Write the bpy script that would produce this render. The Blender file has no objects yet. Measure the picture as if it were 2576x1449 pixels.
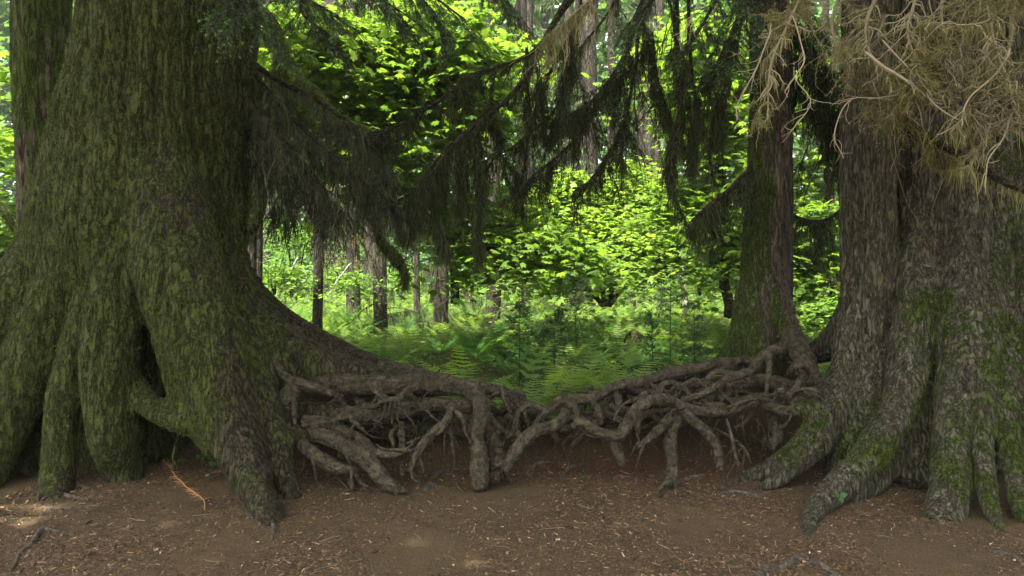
import bpy, math, random
import numpy as np
from mathutils import Vector
rng = np.random.default_rng(7)
random.seed(7)
scene = bpy.context.scene
COL = scene.collection
RAD = math.radians
# ---------------------------------------------------------------- camera model
F = 1839.0; CX = 1288.0; HY = 690.0; CAMH = 1.6
def P(x, y, D):
    return np.array([(x-CX)/F*D, D, CAMH-(y-HY)/F*D])
def sm(a, b, t):
    t = np.clip((t-a)/(b-a), 0, 1); return t*t*(3-2*t)
# ---------------------------------------------------------------- noise
def _h(ix, iy, iz, s):
    h = (ix*374761393 + iy*668265263 + iz*2147483647 + s*974634777) & 0xffffffff
    h = ((h ^ (h >> 13))*1274126177) & 0xffffffff
    h = ((h ^ (h >> 16))*2246822519) & 0xffffffff
    return ((h ^ (h >> 15)) & 0xffffff)/8388607.5-1.0
def vnoise(p, s=0):
    p = np.asarray(p, float); i = np.floor(p).astype(np.int64); f = p-i; f = f*f*(3-2*f)
    x, y, z = i[:, 0], i[:, 1], i[:, 2]; fx, fy, fz = f[:, 0], f[:, 1], f[:, 2]
    def L(a, b, t): return a+(b-a)*t
    return L(L(L(_h(x,y,z,s),_h(x+1,y,z,s),fx), L(_h(x,y+1,z,s),_h(x+1,y+1,z,s),fx), fy),
             L(L(_h(x,y,z+1,s),_h(x+1,y,z+1,s),fx), L(_h(x,y+1,z+1,s),_h(x+1,y+1,z+1,s),fx), fy), fz)
def fbm(p, o=4, s=0):
    p = np.asarray(p, float); r = 0; a = 1.0; t = 0
    for k in range(o):
        r = r+a*vnoise(p*(2.03**k)+k*17.3, s+k); t += a; a *= .5
    return r/t
# ---------------------------------------------------------------- meshes
class MB:
    def __init__(s): s.v = []; s.f = []; s.n = 0; s.t = []
    def add(s, v, f, t=None):
        v = np.asarray(v, float).reshape(-1, 3); f = np.asarray(f, np.int64)
        if len(v) == 0: return
        s.v.append(v); s.f.append(f+s.n); s.n += len(v)
        s.t.append(np.full(len(v), .5) if t is None else np.broadcast_to(np.asarray(t, float), (len(v),)).copy())
    def mesh(s, name, mat, smooth=False):
        me = bpy.data.meshes.new(name)
        if s.n:
            V = np.concatenate(s.v); T = np.concatenate(s.t)
            me.vertices.add(len(V)); me.vertices.foreach_set('co', V.astype(np.float32).ravel())
            lo = np.concatenate([f.ravel() for f in s.f]); cnt = np.concatenate([np.full(len(f), f.shape[1]) for f in s.f])
            me.loops.add(len(lo)); me.loops.foreach_set('vertex_index', lo.astype(np.int32))
            st = np.concatenate([[0], np.cumsum(cnt)[:-1]])
            me.polygons.add(len(cnt)); me.polygons.foreach_set('loop_start', st.astype(np.int32))
            me.polygons.foreach_set('loop_total', cnt.astype(np.int32))
            if smooth: me.polygons.foreach_set('use_smooth', np.ones(len(cnt), bool))
            me.update(calc_edges=True)
            a = me.attributes.new('tint', 'FLOAT', 'POINT'); a.data.foreach_set('value', T.astype(np.float32))
        me.materials.append(mat)
        return me
    def build(s, name, mat, parent=None, smooth=False, loc=None):
        o = bpy.data.objects.new(name, s.mesh(name, mat, smooth)); COL.objects.link(o)
        if loc is not None:
            loc = np.asarray(loc, float)
            o.data.transform(__import__('mathutils').Matrix.Translation(Vector(-loc)))
            if parent is None: o.location = loc
        if parent is not None: attach(o, parent)
        return o
def attach(o, parent):
    o.parent = parent
    # geometry is made in world coordinates: keep it there
    o.matrix_parent_inverse = __import__('mathutils').Matrix.Translation(-Vector(parent.location)) if parent.type == 'EMPTY' else parent.matrix_parent_inverse.inverted() @ parent.matrix_parent_inverse
def tag(o, label=None, cat=None, group=None, kind=None):
    if label: o['label'] = label
    if cat: o['category'] = cat
    if group: o['group'] = group
    if kind: o['kind'] = kind
    return o
def thing(name, loc, label, cat, group=None):
    o = bpy.data.objects.new(name, None); COL.objects.link(o); o.location = Vector([float(q) for q in loc]); o.empty_display_size = .2
    return tag(o, label, cat, group)
def catmull(C, n):
    """C: (k,m) control rows -> smooth rows, n per segment"""
    C = np.asarray(C, float); k = len(C)
    if k < 3:
        t = np.linspace(0, 1, n+1)[:, None]; return C[0]*(1-t)+C[-1]*t
    Q = np.vstack([2*C[0]-C[1], C, 2*C[-1]-C[-2]]); out = []
    for i in range(k-1):
        p0, p1, p2, p3 = Q[i:i+4]
        t = np.linspace(0, 1, n, endpoint=False)[:, None]
        out.append(.5*((2*p1)+(-p0+p2)*t+(2*p0-5*p1+4*p2-p3)*t*t+(-p0+3*p1-3*p2+p3)*t**3))
    out.append(C[-1][None]); return np.vstack(out)
def frames(p):
    T = np.gradient(p, axis=0); T /= np.linalg.norm(T, axis=1)[:, None]+1e-9
    a = np.array([0, 0, 1.]) if abs(T[0][2]) < .9 else np.array([1., 0, 0])
    N = np.empty_like(T); n = np.cross(T[0], a); n /= np.linalg.norm(n)
    for i in range(len(p)):
        n = n-T[i]*n.dot(T[i]); n /= np.linalg.norm(n)+1e-9; N[i] = n
    return T, N, np.cross(T, N)
def tube(p, r, sides=10, rough=0., fr=4., cap=True, seed=0, grain=0.):
    p = np.asarray(p, float); r = np.asarray(r, float); T, N, B = frames(p); k = len(p)
    a = np.linspace(0, 2*np.pi, sides, endpoint=False)
    d = N[:, None]*np.cos(a)[None, :, None]+B[:, None]*np.sin(a)[None, :, None]
    R = np.broadcast_to(r[:, None], (k, sides)).copy()
    if rough:
        q = (p[:, None]+d*R[..., None]).reshape(-1, 3)
        R *= 1+rough*fbm(q*fr, 3, seed).reshape(k, sides)
    if grain:
        s = np.concatenate([[0], np.cumsum(np.linalg.norm(np.diff(p, axis=0), axis=1))]); g_ = np.stack([np.broadcast_to(np.cos(a)*2.6, (k, sides)), np.broadcast_to(np.sin(a)*2.6, (k, sides)), np.broadcast_to((s*4.)[:, None], (k, sides))], -1).reshape(-1, 3)+seed
        R *= 1+grain*(1-2*np.abs(fbm(g_, 3, seed+1))-.6).reshape(k, sides)
    v = (p[:, None]+d*R[..., None]).reshape(-1, 3)
    i = np.arange(k-1)[:, None]*sides; j = np.arange(sides)[None]; j2 = (j+1) % sides
    f = np.stack([i+j, i+j2, i+sides+j2, i+sides+j], -1).reshape(-1, 4)
    if not cap: return v, f, None
    v = np.vstack([v, p[0]-T[0]*r[0]*.4, p[-1]+T[-1]*r[-1]*.5]); c0 = k*sides; jj = np.arange(sides)
    f3 = np.vstack([np.stack([np.full(sides, c0), (jj+1) % sides, jj], 1),
                    np.stack([np.full(sides, c0+1), (k-1)*sides+jj, (k-1)*sides+(jj+1) % sides], 1)])
    return v, f, f3
def add_tube(mb, p, r, sides=10, rough=0., fr=4., t=None, seed=0):
    v, f, f3 = tube(p, r, sides, rough, fr, True, seed)
    tt = .5 if t is None else t
    mb.add(v, f, tt); mb.add(v, f3, tt)
def rows(C, sc=1., n=6):
    """list of (x,y,D,r) in the measuring frame -> world points, radii"""
    C = np.array(C, float); S = catmull(C, n)
    p = np.stack([P(a[0], a[1], a[2]) for a in S]); r = np.maximum(S[:, 3], 1.2)*sc*S[:, 2]/F
    return p, r
def c3(L): return [(628.9+a*.3906, 754.7+b*.3906, D, r*.3906) for a, b, D, r in L]
def c4(L): return [(1257.8+a*.434, 754.7+b*.434, D, r*.434) for a, b, D, r in L]
def c5(L): return [(1823.8+a*.5008, 723.2+b*.5008, D, r*.5008) for a, b, D, r in L]
def fuse(tubes, voxel, it, sub=1):
    """voxel-remesh many overlapping tubes into one smooth skin; returns verts, quads, normals"""
    mb = MB()
    for C in tubes:
        p, r = rows(C, n=8); add_tube(mb, p, r, 20)
    me = mb.mesh('tmp', MATS0); o = bpy.data.objects.new('tmp', me); COL.objects.link(o)
    m = o.modifiers.new('r', 'REMESH'); m.mode = 'VOXEL'; m.voxel_size = voxel
    m = o.modifiers.new('s', 'SMOOTH'); m.iterations = it; m.factor = .5
    for _ in range(1 if sub else 0):
        m = o.modifiers.new('u', 'SUBSURF'); m.levels = sub; m.render_levels = sub
    dg = bpy.context.evaluated_depsgraph_get(); ev = o.evaluated_get(dg); em = ev.to_mesh()
    nv = len(em.vertices); V = np.empty(nv*3, np.float32); em.vertices.foreach_get('co', V)
    N = np.empty(nv*3, np.float32); em.vertices.foreach_get('normal', N)
    nf = len(em.polygons); lo = np.empty(len(em.loops), np.int32); em.loops.foreach_get('vertex_index', lo)
    ev.to_mesh_clear(); bpy.data.objects.remove(o); bpy.data.meshes.remove(me)
    return V.reshape(-1, 3).astype(float), lo.reshape(-1, 4), N.reshape(-1, 3).astype(float)
def vnormals(V, Q):
    n = np.cross(V[Q[:, 2]]-V[Q[:, 0]], V[Q[:, 3]]-V[Q[:, 1]]); out = np.zeros_like(V)
    for k in range(4):
        for a in range(3): out[:, a] += np.bincount(Q[:, k], n[:, a], len(V))
    return out/(np.linalg.norm(out, axis=1)[:, None]+1e-9)
def scatter(mb, tv, tf, pos, R, scale, tint=None):
    """copies of a small template into one mesh; R (N,3,3) columns = axes"""
    pos = np.asarray(pos, float); N = len(pos)
    if N == 0: return
    sc = np.broadcast_to(np.asarray(scale, float), (N,)) if np.ndim(scale) < 2 else None
    if sc is not None: w = np.einsum('nij,vj->nvi', R, tv)*sc[:, None, None]
    else: w = np.einsum('nij,nvj->nvi', R, tv[None]*scale[:, None, :])
    v = (w+pos[:, None]).reshape(-1, 3); f = (tf[None]+(np.arange(N)*len(tv))[:, None, None]).reshape(-1, tf.shape[1])
    t = np.repeat(rng.random(N) if tint is None else np.broadcast_to(tint, (N,)), len(tv))
    mb.add(v, f, t)
def basis(fwd, up):
    """R with y axis = fwd, z axis close to up"""
    y = fwd/(np.linalg.norm(fwd, axis=1)[:, None]+1e-9); x = np.cross(y, up); x /= np.linalg.norm(x, axis=1)[:, None]+1e-9
    z = np.cross(x, y); return np.stack([x, y, z], -1)
def rdir(n, up=0., spread=1.):
    d = rng.normal(size=(n, 3)); d /= np.linalg.norm(d, axis=1)[:, None]; d = d*spread; d[:, 2] += up
    return d/(np.linalg.norm(d, axis=1)[:, None]+1e-9)
def ribbons(mb, S, D, L, W, segs=3, droop=.6, tint=None, wig=.15):
    """thin tapering strands from S along D bending downward"""
    N = len(S)
    if N == 0: return
    D = D/(np.linalg.norm(D, axis=1)[:, None]+1e-9); L = np.broadcast_to(L, (N,)); W = np.broadcast_to(W, (N,))
    side = rdir(N); side -= D*np.sum(side*D, 1)[:, None]; side /= np.linalg.norm(side, axis=1)[:, None]+1e-9
    pts = []; p = S.copy(); d = D.copy()
    for k in range(segs+1):
        w = W*(1-k/(segs+.15))*.5
        pts += [p-side*w[:, None], p+side*w[:, None]]
        p = p+d*(L/segs)[:, None]
        d = d+np.array([0, 0, -droop])+rng.normal(size=(N, 3))*wig; d /= np.linalg.norm(d, axis=1)[:, None]
    v = np.stack(pts, 1); m = v.shape[1]
    q = np.array([[2*k, 2*k+1, 2*k+3, 2*k+2] for k in range(segs)])
    f = (q[None]+(np.arange(N)*m)[:, None, None]).reshape(-1, 4)
    mb.add(v.reshape(-1, 3), f, np.repeat(rng.random(N) if tint is None else tint, m))
def sample_surface(V, Q, n, w=None):
    A = np.linalg.norm(np.cross(V[Q[:, 2]]-V[Q[:, 0]], V[Q[:, 3]]-V[Q[:, 1]]), axis=1)
    if w is not None: A = A*w
    i = rng.choice(len(Q), n, p=A/A.sum()); a = rng.random((n, 2, 1))
    v = V[Q[i]]; p = (v[:, 0]*(1-a[:, 0])+v[:, 1]*a[:, 0])*(1-a[:, 1])+(v[:, 3]*(1-a[:, 0])+v[:, 2]*a[:, 0])*a[:, 1]
    return p, i
# ---------------------------------------------------------------- materials
def newmat(name):
    m = bpy.data.materials.new(name); m.use_nodes = True; nt = m.node_tree
    for n in list(nt.nodes): nt.nodes.remove(n)
    return m, nt
def N_(nt, t, **k):
    n = nt.nodes.new(t)
    for a, b in k.items():
        if a.startswith('i_'): n.inputs[a[2:].replace('_', ' ')].default_value = b
        else: setattr(n, a, b)
    return n
def ramp(nt, fac, stops, interp='LINEAR'):
    r = nt.nodes.new('ShaderNodeValToRGB'); r.color_ramp.interpolation = interp; e = r.color_ramp.elements
    while len(e) < len(stops): e.new(.5)
    for el, (p, c) in zip(e, stops): el.position = p; el.color = (*c, 1) if len(c) == 3 else c
    nt.links.new(fac, r.inputs[0]); return r.outputs[0]
def coords(nt, sx=1, sy=1, sz=1):
    tc = nt.nodes.new('ShaderNodeNewGeometry'); mp = nt.nodes.new('ShaderNodeMapping'); mp.inputs['Scale'].default_value = (sx, sy, sz)
    nt.links.new(tc.outputs['Position'], mp.inputs[0]); return mp.outputs[0]
def noise(nt, vec, scale, detail=5, rough=.6, dist=0):
    n = nt.nodes.new('ShaderNodeTexNoise'); n.inputs['Scale'].default_value = scale; n.inputs['Detail'].default_value = detail
    n.inputs['Roughness'].default_value = rough; n.inputs['Distortion'].default_value = dist; nt.links.new(vec, n.inputs['Vector']); return n.outputs['Fac']
def mixc(nt, fac, a, b, mode='MIX'):
    m = nt.nodes.new('ShaderNodeMix'); m.data_type = 'RGBA'; m.blend_type = mode
    for s, v in ((m.inputs[0], fac), (m.inputs[6], a), (m.inputs[7], b)):
        if isinstance(v, (int, float)): s.default_value = v
        elif isinstance(v, tuple): s.default_value = (*v, 1)
        else: nt.links.new(v, s)
    return m.outputs[2]
def math_(nt, op, a, b=0.):
    m = nt.nodes.new('ShaderNodeMath'); m.operation = op; m.use_clamp = False
    for s, v in ((m.inputs[0], a), (m.inputs[1], b)):
        if isinstance(v, (int, float)): s.default_value = v
        else: nt.links.new(v, s)
    return m.outputs[0]
def attr(nt, name='tint'):
    a = nt.nodes.new('ShaderNodeAttribute'); a.attribute_name = name; return a.outputs['Fac']
def out_pr(nt, col, rough=.85, bump=None, bs=.3, bd=.02, spec=.25):
    p = nt.nodes.new('ShaderNodeBsdfPrincipled'); o = nt.nodes.new('ShaderNodeOutputMaterial')
    if isinstance(col, tuple): p.inputs['Base Color'].default_value = (*col, 1)
    else: nt.links.new(col, p.inputs['Base Color'])
    if isinstance(rough, (int, float)): p.inputs['Roughness'].default_value = rough
    else: nt.links.new(rough, p.inputs['Roughness'])
    p.inputs['Specular IOR Level'].default_value = spec
    if bump is not None:
        b = nt.nodes.new('ShaderNodeBump'); b.inputs['Strength'].default_value = bs; b.inputs['Distance'].default_value = bd
        nt.links.new(bump, b.inputs['Height']); nt.links.new(b.outputs[0], p.inputs['Normal'])
    nt.links.new(p.outputs[0], o.inputs[0]); return p
def bark_mat(name, dark, mid, light, moss=0., mossc=((.028,.04,.008), (.07,.1,.015)), lichen=None, vs=5., red=None, attr_moss=True, lich_amt=.62, crs=13., crk=.8, lsc=7.):
    """furrowed bark; the 'tint' attribute carries how much moss grows at a point"""
    m, nt = newmat(name); v = coords(nt, 1, 1, 1/vs*1.); v2 = coords(nt)
    n1 = noise(nt, v, 26, 6, .65, .6); n2 = noise(nt, v2, 2.2, 4, .6); n3 = noise(nt, v2, 95, 3, .7)
    c = ramp(nt, n1, [(.3, dark), (.48, mid), (.7, light)])
    if red: c = mixc(nt, ramp(nt, noise(nt, v, 7, 4), [(.5, (0,0,0)), (.66, (1,1,1))]), c, red)
    if lichen: c = mixc(nt, ramp(nt, noise(nt, coords(nt, 1, 1, .45), lsc, 6, .7), [(lich_amt, (0,0,0)), (lich_amt+.07, (1,1,1))]), c, lichen)
    c = mixc(nt, .35, c, ramp(nt, n3, [(.25, (.25,.25,.25)), (.75, (1.,1.,1.))]), 'MULTIPLY')
    mc = mixc(nt, ramp(nt, noise(nt, v2, 45, 4, .7), [(.3, (0,0,0)), (.7, (1,1,1))]), mossc[0], mossc[1])
    f = math_(nt, 'ADD', attr(nt), math_(nt, 'MULTIPLY', math_(nt, 'SUBTRACT', noise(nt, v2, 18, 5, .7), .5), 1.3))
    f = ramp(nt, f, [(.42, (0,0,0)), (.62, (1,1,1))])
    c = mixc(nt, f, c, mc)
    cr = noise(nt, v, crs, 5, .6, .4); cr = math_(nt, 'ABSOLUTE', math_(nt, 'SUBTRACT', cr, .5)); cr = math_(nt, 'MINIMUM', math_(nt, 'MULTIPLY', cr, 11.), 1.)
    c = mixc(nt, crk, c, ramp(nt, cr, [(0, (.12,.11,.1)), (.55, (.8,.8,.8)), (1, (1,1,1))]), 'MULTIPLY')
    h = math_(nt, 'ADD', math_(nt, 'ADD', n1, math_(nt, 'MULTIPLY', n3, .35)), math_(nt, 'MULTIPLY', cr, .8))
    out_pr(nt, c, .9, h, .9, .035, .12); return m
def leaf_mat(name, a, b, trans=.45, rough=.55, spec=.3, tr=1.6):
    m, nt = newmat(name)
    c = mixc(nt, attr(nt), a, b)
    c2 = mixc(nt, attr(nt), tuple(min(1, q*tr) for q in (a[0]*1.15, a[1]*1.15, a[2]*.6)), tuple(min(1, q*tr) for q in (b[0]*1.15, b[1]*1.15, b[2]*.6)))
    p = nt.nodes.new('ShaderNodeBsdfPrincipled'); p.inputs['Roughness'].default_value = rough; p.inputs['Specular IOR Level'].default_value = spec
    nt.links.new(c, p.inputs['Base Color'])
    t = nt.nodes.new('ShaderNodeBsdfTranslucent'); nt.links.new(c2, t.inputs[0])
    x = nt.nodes.new('ShaderNodeMixShader'); x.inputs[0].default_value = trans
    nt.links.new(p.outputs[0], x.inputs[1]); nt.links.new(t.outputs[0], x.inputs[2])
    o = nt.nodes.new('ShaderNodeOutputMaterial'); nt.links.new(x.outputs[0], o.inputs[0]); return m
MATS0 = bpy.data.materials.new('tmpmat')
M = {}
M['bark_a'] = bark_mat('mossy_spruce_bark', (.018,.015,.008), (.058,.051,.028), (.112,.098,.055), red=(.068,.054,.031), mossc=((.026,.032,.009), (.085,.1,.024)), crs=22, vs=3.5)
M['bark_b'] = bark_mat('brown_bark', (.03,.022,.014), (.09,.065,.042), (.2,.17,.13))
M['bark_c'] = bark_mat('red_brown_bark', (.022,.015,.012), (.105,.083,.057), (.19,.155,.113), red=(.1,.076,.052), crs=30, crk=.75, vs=6.)
M['bark_d'] = bark_mat('grey_lichen_bark', (.026,.023,.014), (.098,.09,.056), (.165,.156,.103), lichen=(.165,.178,.112), red=(.1,.08,.05), lich_amt=.56, crs=30, lsc=22, vs=6.)
M['root'] = bark_mat('weathered_root_bark', (.02,.016,.009), (.074,.062,.039), (.132,.114,.076), lichen=(.26,.235,.18), vs=1., lich_amt=.68, crs=9, crk=.25, lsc=14)
M['root_worn'] = bark_mat('worn_root', (.05,.04,.03), (.12,.098,.075), (.19,.165,.13), vs=1., crs=12, crk=.2)
M['far_bark'] = bark_mat('far_trunk_bark', (.025,.02,.013), (.062,.052,.036), (.12,.105,.08))
M['moss'] = leaf_mat('moss_tufts', (.034,.044,.01), (.1,.118,.028), .25, .9, .1, 1.)
M['moss_yellow'] = leaf_mat('yellow_moss', (.1,.11,.015), (.2,.2,.03), .3, .9, .1, 1.)
# ================================================================ ground
FEET = [((a-CX)/F*(CAMH*F/(b-HY)), CAMH*F/(b-HY)+.03) for a, b in ((735,1255),(143,1215),(315,1235),(40,1235),(1880,1210),(1930,1228),(2150,1205),(2095,1260),(2296,1215),(2378,1340),(2335,1335),(2548,1385),(2500,1330),(2575,1310))]
def gh(X, Y):
    X = np.asarray(X, float); Y = np.asarray(Y, float); sh = X.shape; x = X.ravel(); y = Y.ravel()
    ridge = np.interp(x, [-9, -3, -1.8, -1.0, -.3, .3, .9, 1.5, 2.2, 3, 9], [.35, .5, .58, .5, .34, .3, .42, .6, .7, .6, .4])
    yc = np.interp(x, [-3, 0, 1, 2.5, 4], [6.65, 6.5, 6.5, 6.85, 6.9])
    front = np.exp(-((y-yc)/.34)**2); back = np.exp(-((y-yc)/np.interp(x, [-1, 0, 2], [.7, .3, .6]))**2)
    h = ridge*np.where(y < yc, front, back)
    h += .06*sm(6.5, 8, y)
    h += .1*fbm(np.stack([x*.5, y*.5, x*0], 1), 3, 5)*sm(6, 12, y)
    # nurse-log hummocks behind
    h += .32*np.exp(-((y-11.3-.1*x)/.45)**2)*sm(-3, -1, x)*(1-sm(3.2, 4.2, x))*(.6+.6*vnoise(np.stack([x*1.1, y*0, x*0], 1), 9))
    bk = np.exp(-((y-6.1)/.4)**2); h += bk*.05*fbm(np.stack([x*4, y*5, x*0], 1), 4, 8)
    h += .03*fbm(np.stack([x*2.2, y*2.2, x*0], 1), 3, 2)+.012*fbm(np.stack([x*9, y*9, x*0], 1), 4, 3)
    for fx, fy in FEET: h += .025*np.exp(-((x-fx)**2+(y-fy)**2)/.17**2)
    h += .03*np.exp(-((x+2.2)/1.3)**2)*np.exp(-((y-5.2)/.9)**2)
    return h.reshape(sh)
def axis(lo, hi, dl, dh, step, grow):
    a = list(np.arange(dl, dh+step*.5, step)); s = step; q = a[-1]
    while q < hi: s *= grow; q += s; a.append(q)
    s = step; q = a[0]; pre = []
    while q > lo: s *= grow; q -= s; pre.append(q)
    return np.array(pre[::-1]+a)
gx = axis(-160, 160, -5, 5, .03, 1.12); gy = axis(-30, 220, 3.0, 8.6, .028, 1.07)
GX, GY = np.meshgrid(gx, gy); GZ = gh(GX, GY)
V = np.stack([GX, GY, GZ], -1).reshape(-1, 3)
i = np.arange(len(gy)-1)[:, None]*len(gx)+np.arange(len(gx)-1)[None]
Q = np.stack([i, i+1, i+1+len(gx), i+len(gx)], -1).reshape(-1, 4)
x, y, z = V.T
path = 1-sm(6.3, 7.3, y+.3*fbm(np.stack([x, y, x*0], 1), 3, 4))
red = np.exp(-((x-.5)/1.1)**2)*np.exp(-((y-5.9)/.35)**2)+.8*np.exp(-((x-1.8)/.8)**2)*np.exp(-((y-6.0)/.35)**2)
m, nt = newmat('needle_strewn_soil'); v = coords(nt)
a = attr(nt); rd = attr(nt, 'red')
n1 = noise(nt, v, 120, 4, .75); n2 = noise(nt, v, 6, 5, .65); n3 = noise(nt, v, 38, 4, .7)
soil = ramp(nt, n1, [(.3, (.022,.015,.008)), (.48, (.088,.06,.03)), (.62, (.145,.099,.05)), (.76, (.25,.178,.09))])
soil = mixc(nt, ramp(nt, n2, [(.35, (0,0,0)), (.65, (1,1,1))]), soil, mixc(nt, .5, soil, (.062,.05,.032)))
soil = mixc(nt, ramp(nt, noise(nt, v, 1.7, 6, .7), [(.56, (0,0,0)), (.7, (.7,.7,.7))]), soil, mixc(nt, n3, (.03,.028,.012), (.08,.07,.03)))
soil = mixc(nt, ramp(nt, noise(nt, v, .9, 4, .6), [(.4, (0,0,0)), (.62, (.4,.4,.4))]), soil, mixc(nt, n1, (.045,.03,.016), (.2,.138,.07)))
soil = mixc(nt, math_(nt, 'MULTIPLY', rd, .55), soil, mixc(nt, n1, (.02,.009,.005), (.11,.036,.015)))
flo = ramp(nt, n3, [(.3, (.015,.02,.006)), (.55, (.04,.045,.012)), (.75, (.07,.045,.022))])
c = mixc(nt, a, flo, soil)
c = mixc(nt, math_(nt, 'MULTIPLY', attr(nt, 'bank_shade'), .75), c, (.022,.013,.008))  # shade of the hollow under the roots, painted into the soil as dark brown
out_pr(nt, c, .95, math_(nt, 'ADD', n1, n3), .9, .02, .1)
M['ground'] = m
mb = MB(); mb.add(V, Q, path); g = mb.build('ground', M['ground'], smooth=True); g['kind'] = 'structure'
shade_mask = np.exp(-((y-6.3)/.32)**2)*(np.abs(x) < 4)*np.clip(.75+.6*fbm(np.stack([x*3, y*3, x*0], 1), 3, 11), 0, 1)  # where the painted shade lies: a broken band along the bank
at = g.data.attributes.new('bank_shade', 'FLOAT', 'POINT'); at.data.foreach_set('value', shade_mask.astype(np.float32))
at = g.data.attributes.new('red', 'FLOAT', 'POINT'); at.data.foreach_set('value', red.astype(np.float32))
# needle, bark-chip and cone-scale litter
m, nt = newmat('litter'); c = ramp(nt, attr(nt), [(0, (.03,.02,.012)), (.4, (.085,.05,.028)), (.75, (.18,.11,.06)), (.97, (.3,.19,.1)), (1, (.5,.4,.27))]); out_pr(nt, c, .8); M['litter'] = m
def litter(n, xr, yr, l, w, name, lab=None, seedp=1.):
    X = rng.uniform(*xr, n); Y = yr[0]+(yr[1]-yr[0])*rng.random(n)**seedp
    den = fbm(np.stack([X*1.7, Y*1.7, X*0], 1), 3, 21); k = rng.random(n) < .5+1.3*den; X = X[k]; Y = Y[k]; n = len(X)
    pos = np.stack([X, Y, gh(X, Y)+.004], 1); d = rdir(n); d[:, 2] *= .25; up = rdir(n, 1.4)
    L = l*rng.lognormal(0, .5, n); tv = np.array([[-.5, -.5, 0], [.5, -.5, 0], [.35, .5, .1], [-.35, .5, .1]]); tf = np.array([[0, 1, 2, 3]])
    mb_ = MB(); sc = np.stack([w*rng.lognormal(0, .5, n), L, L], 1)
    scatter(mb_, tv, tf, pos, basis(d, up), sc, rng.random(n)**1.8)
    return mb_
mb = litter(170000, (-3.6, 3.8), (3.3, 6.4), .016, .0028, 'needles', seedp=1.25)
mb2 = litter(16000, (-3.6, 3.8), (3.3, 6.3), .014, .008, 'chips', seedp=1.2)
for q in range(len(mb2.v)): mb.add(mb2.v[q], mb2.f[q]-0, mb2.t[q])
tag(mb.build('needle_litter', M['litter']), 'brown needles, bark chips and cone scales strewn over the bare path', 'litter', kind='stuff')
# ================================================================ the big trees at the roots
def big_tree(name, label, base, tubes, mat, voxel, it, ridge, amp, mossf, mossn, sub=1, zmax_fine=5.2, extra=None):
    t = thing(name, base, label, 'tree')
    V, Q, N = fuse(tubes, voxel, it, sub)
    ang = np.arctan2(V[:, 1]-base[1], V[:, 0]-base[0])
    k = ridge
    p = np.stack([V[:, 0]*k, V[:, 1]*k, V[:, 2]*k*.09], 1)+fbm(V*1.1, 2, 31)[:, None]*1.6
    r1 = 1-np.abs(vnoise(p, 40))*2; r2 = 1-np.abs(vnoise(p*2.1+5, 41))*2
    big = fbm(V*np.array([2.2, 2.2, .8]), 3, 44)
    fine = fbm(V*np.array([30, 30, 14]), 2, 43)
    side = np.clip(1-np.abs(N[:, 2]), .15, 1)*(.35+.65*sm(.15, 1.3, V[:, 2]-base[2]))
    V = V+N*(amp*side*(.9*r1+.5*r2+.25*fine)+.035*big)[:, None]
    N = vnormals(V, Q)
    ms = mossf(V, N)+.2*r1+.12*r2
    mb = MB(); mb.add(V, Q, ms); tr = mb.build('trunk', mat, t, smooth=True)
    if mossn:
        w = np.clip(ms[Q].mean(1)-.35+.5*fbm(V[Q[:, 0]]*3.5, 3, 50), 0, 1)**1.3
        c = V[Q[:, 0]]; w = w*(c[:, 2] < zmax_fine)*(c[:, 2] > -.05)*(N[Q[:, 0], 1] < .35)
        p, i = sample_surface(V, Q, mossn, w); n = N[Q[i, 0]]
        mm = MB(); d = n*.9+rdir(mossn)*1.3; L = rng.lognormal(-4.55, .4, mossn)*(1+.8*np.clip(vnoise(p*9, 51), 0, 1))
        ribbons(mm, p-n*.003, d, L*.72, L*.55, 2, .1, None, .5)
        tag(mm.build('moss', M['moss'], t), kind='stuff')
    return t, V, Q, N
def moss_a(V, N):
    x, y, z = V.T
    m = .42+.3*sm(-2.8, -3.8, x)+.2*sm(1.6,.8,z)+.5*fbm(V*np.array([1.6,1.6,.8]), 4, 60)
    m -= .22*sm(-2.35, -1.9, x)*(1-sm(1.1, 1.7, z))           # barer right-hand buttress
    m -= .3*sm(-1.9, -1.2, x)*(1-sm(1.0, 2., z))
    m += .22*sm(1.2, 2.2, z); m = np.maximum(m, .42*sm(1.0, 1.5, z))
    m -= .35*(1-sm(.0, .22, z))
    m += .25*(z < 1.4)*(z > .3)*np.exp(-((x+2.45)/.35)**2)
    return m
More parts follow.
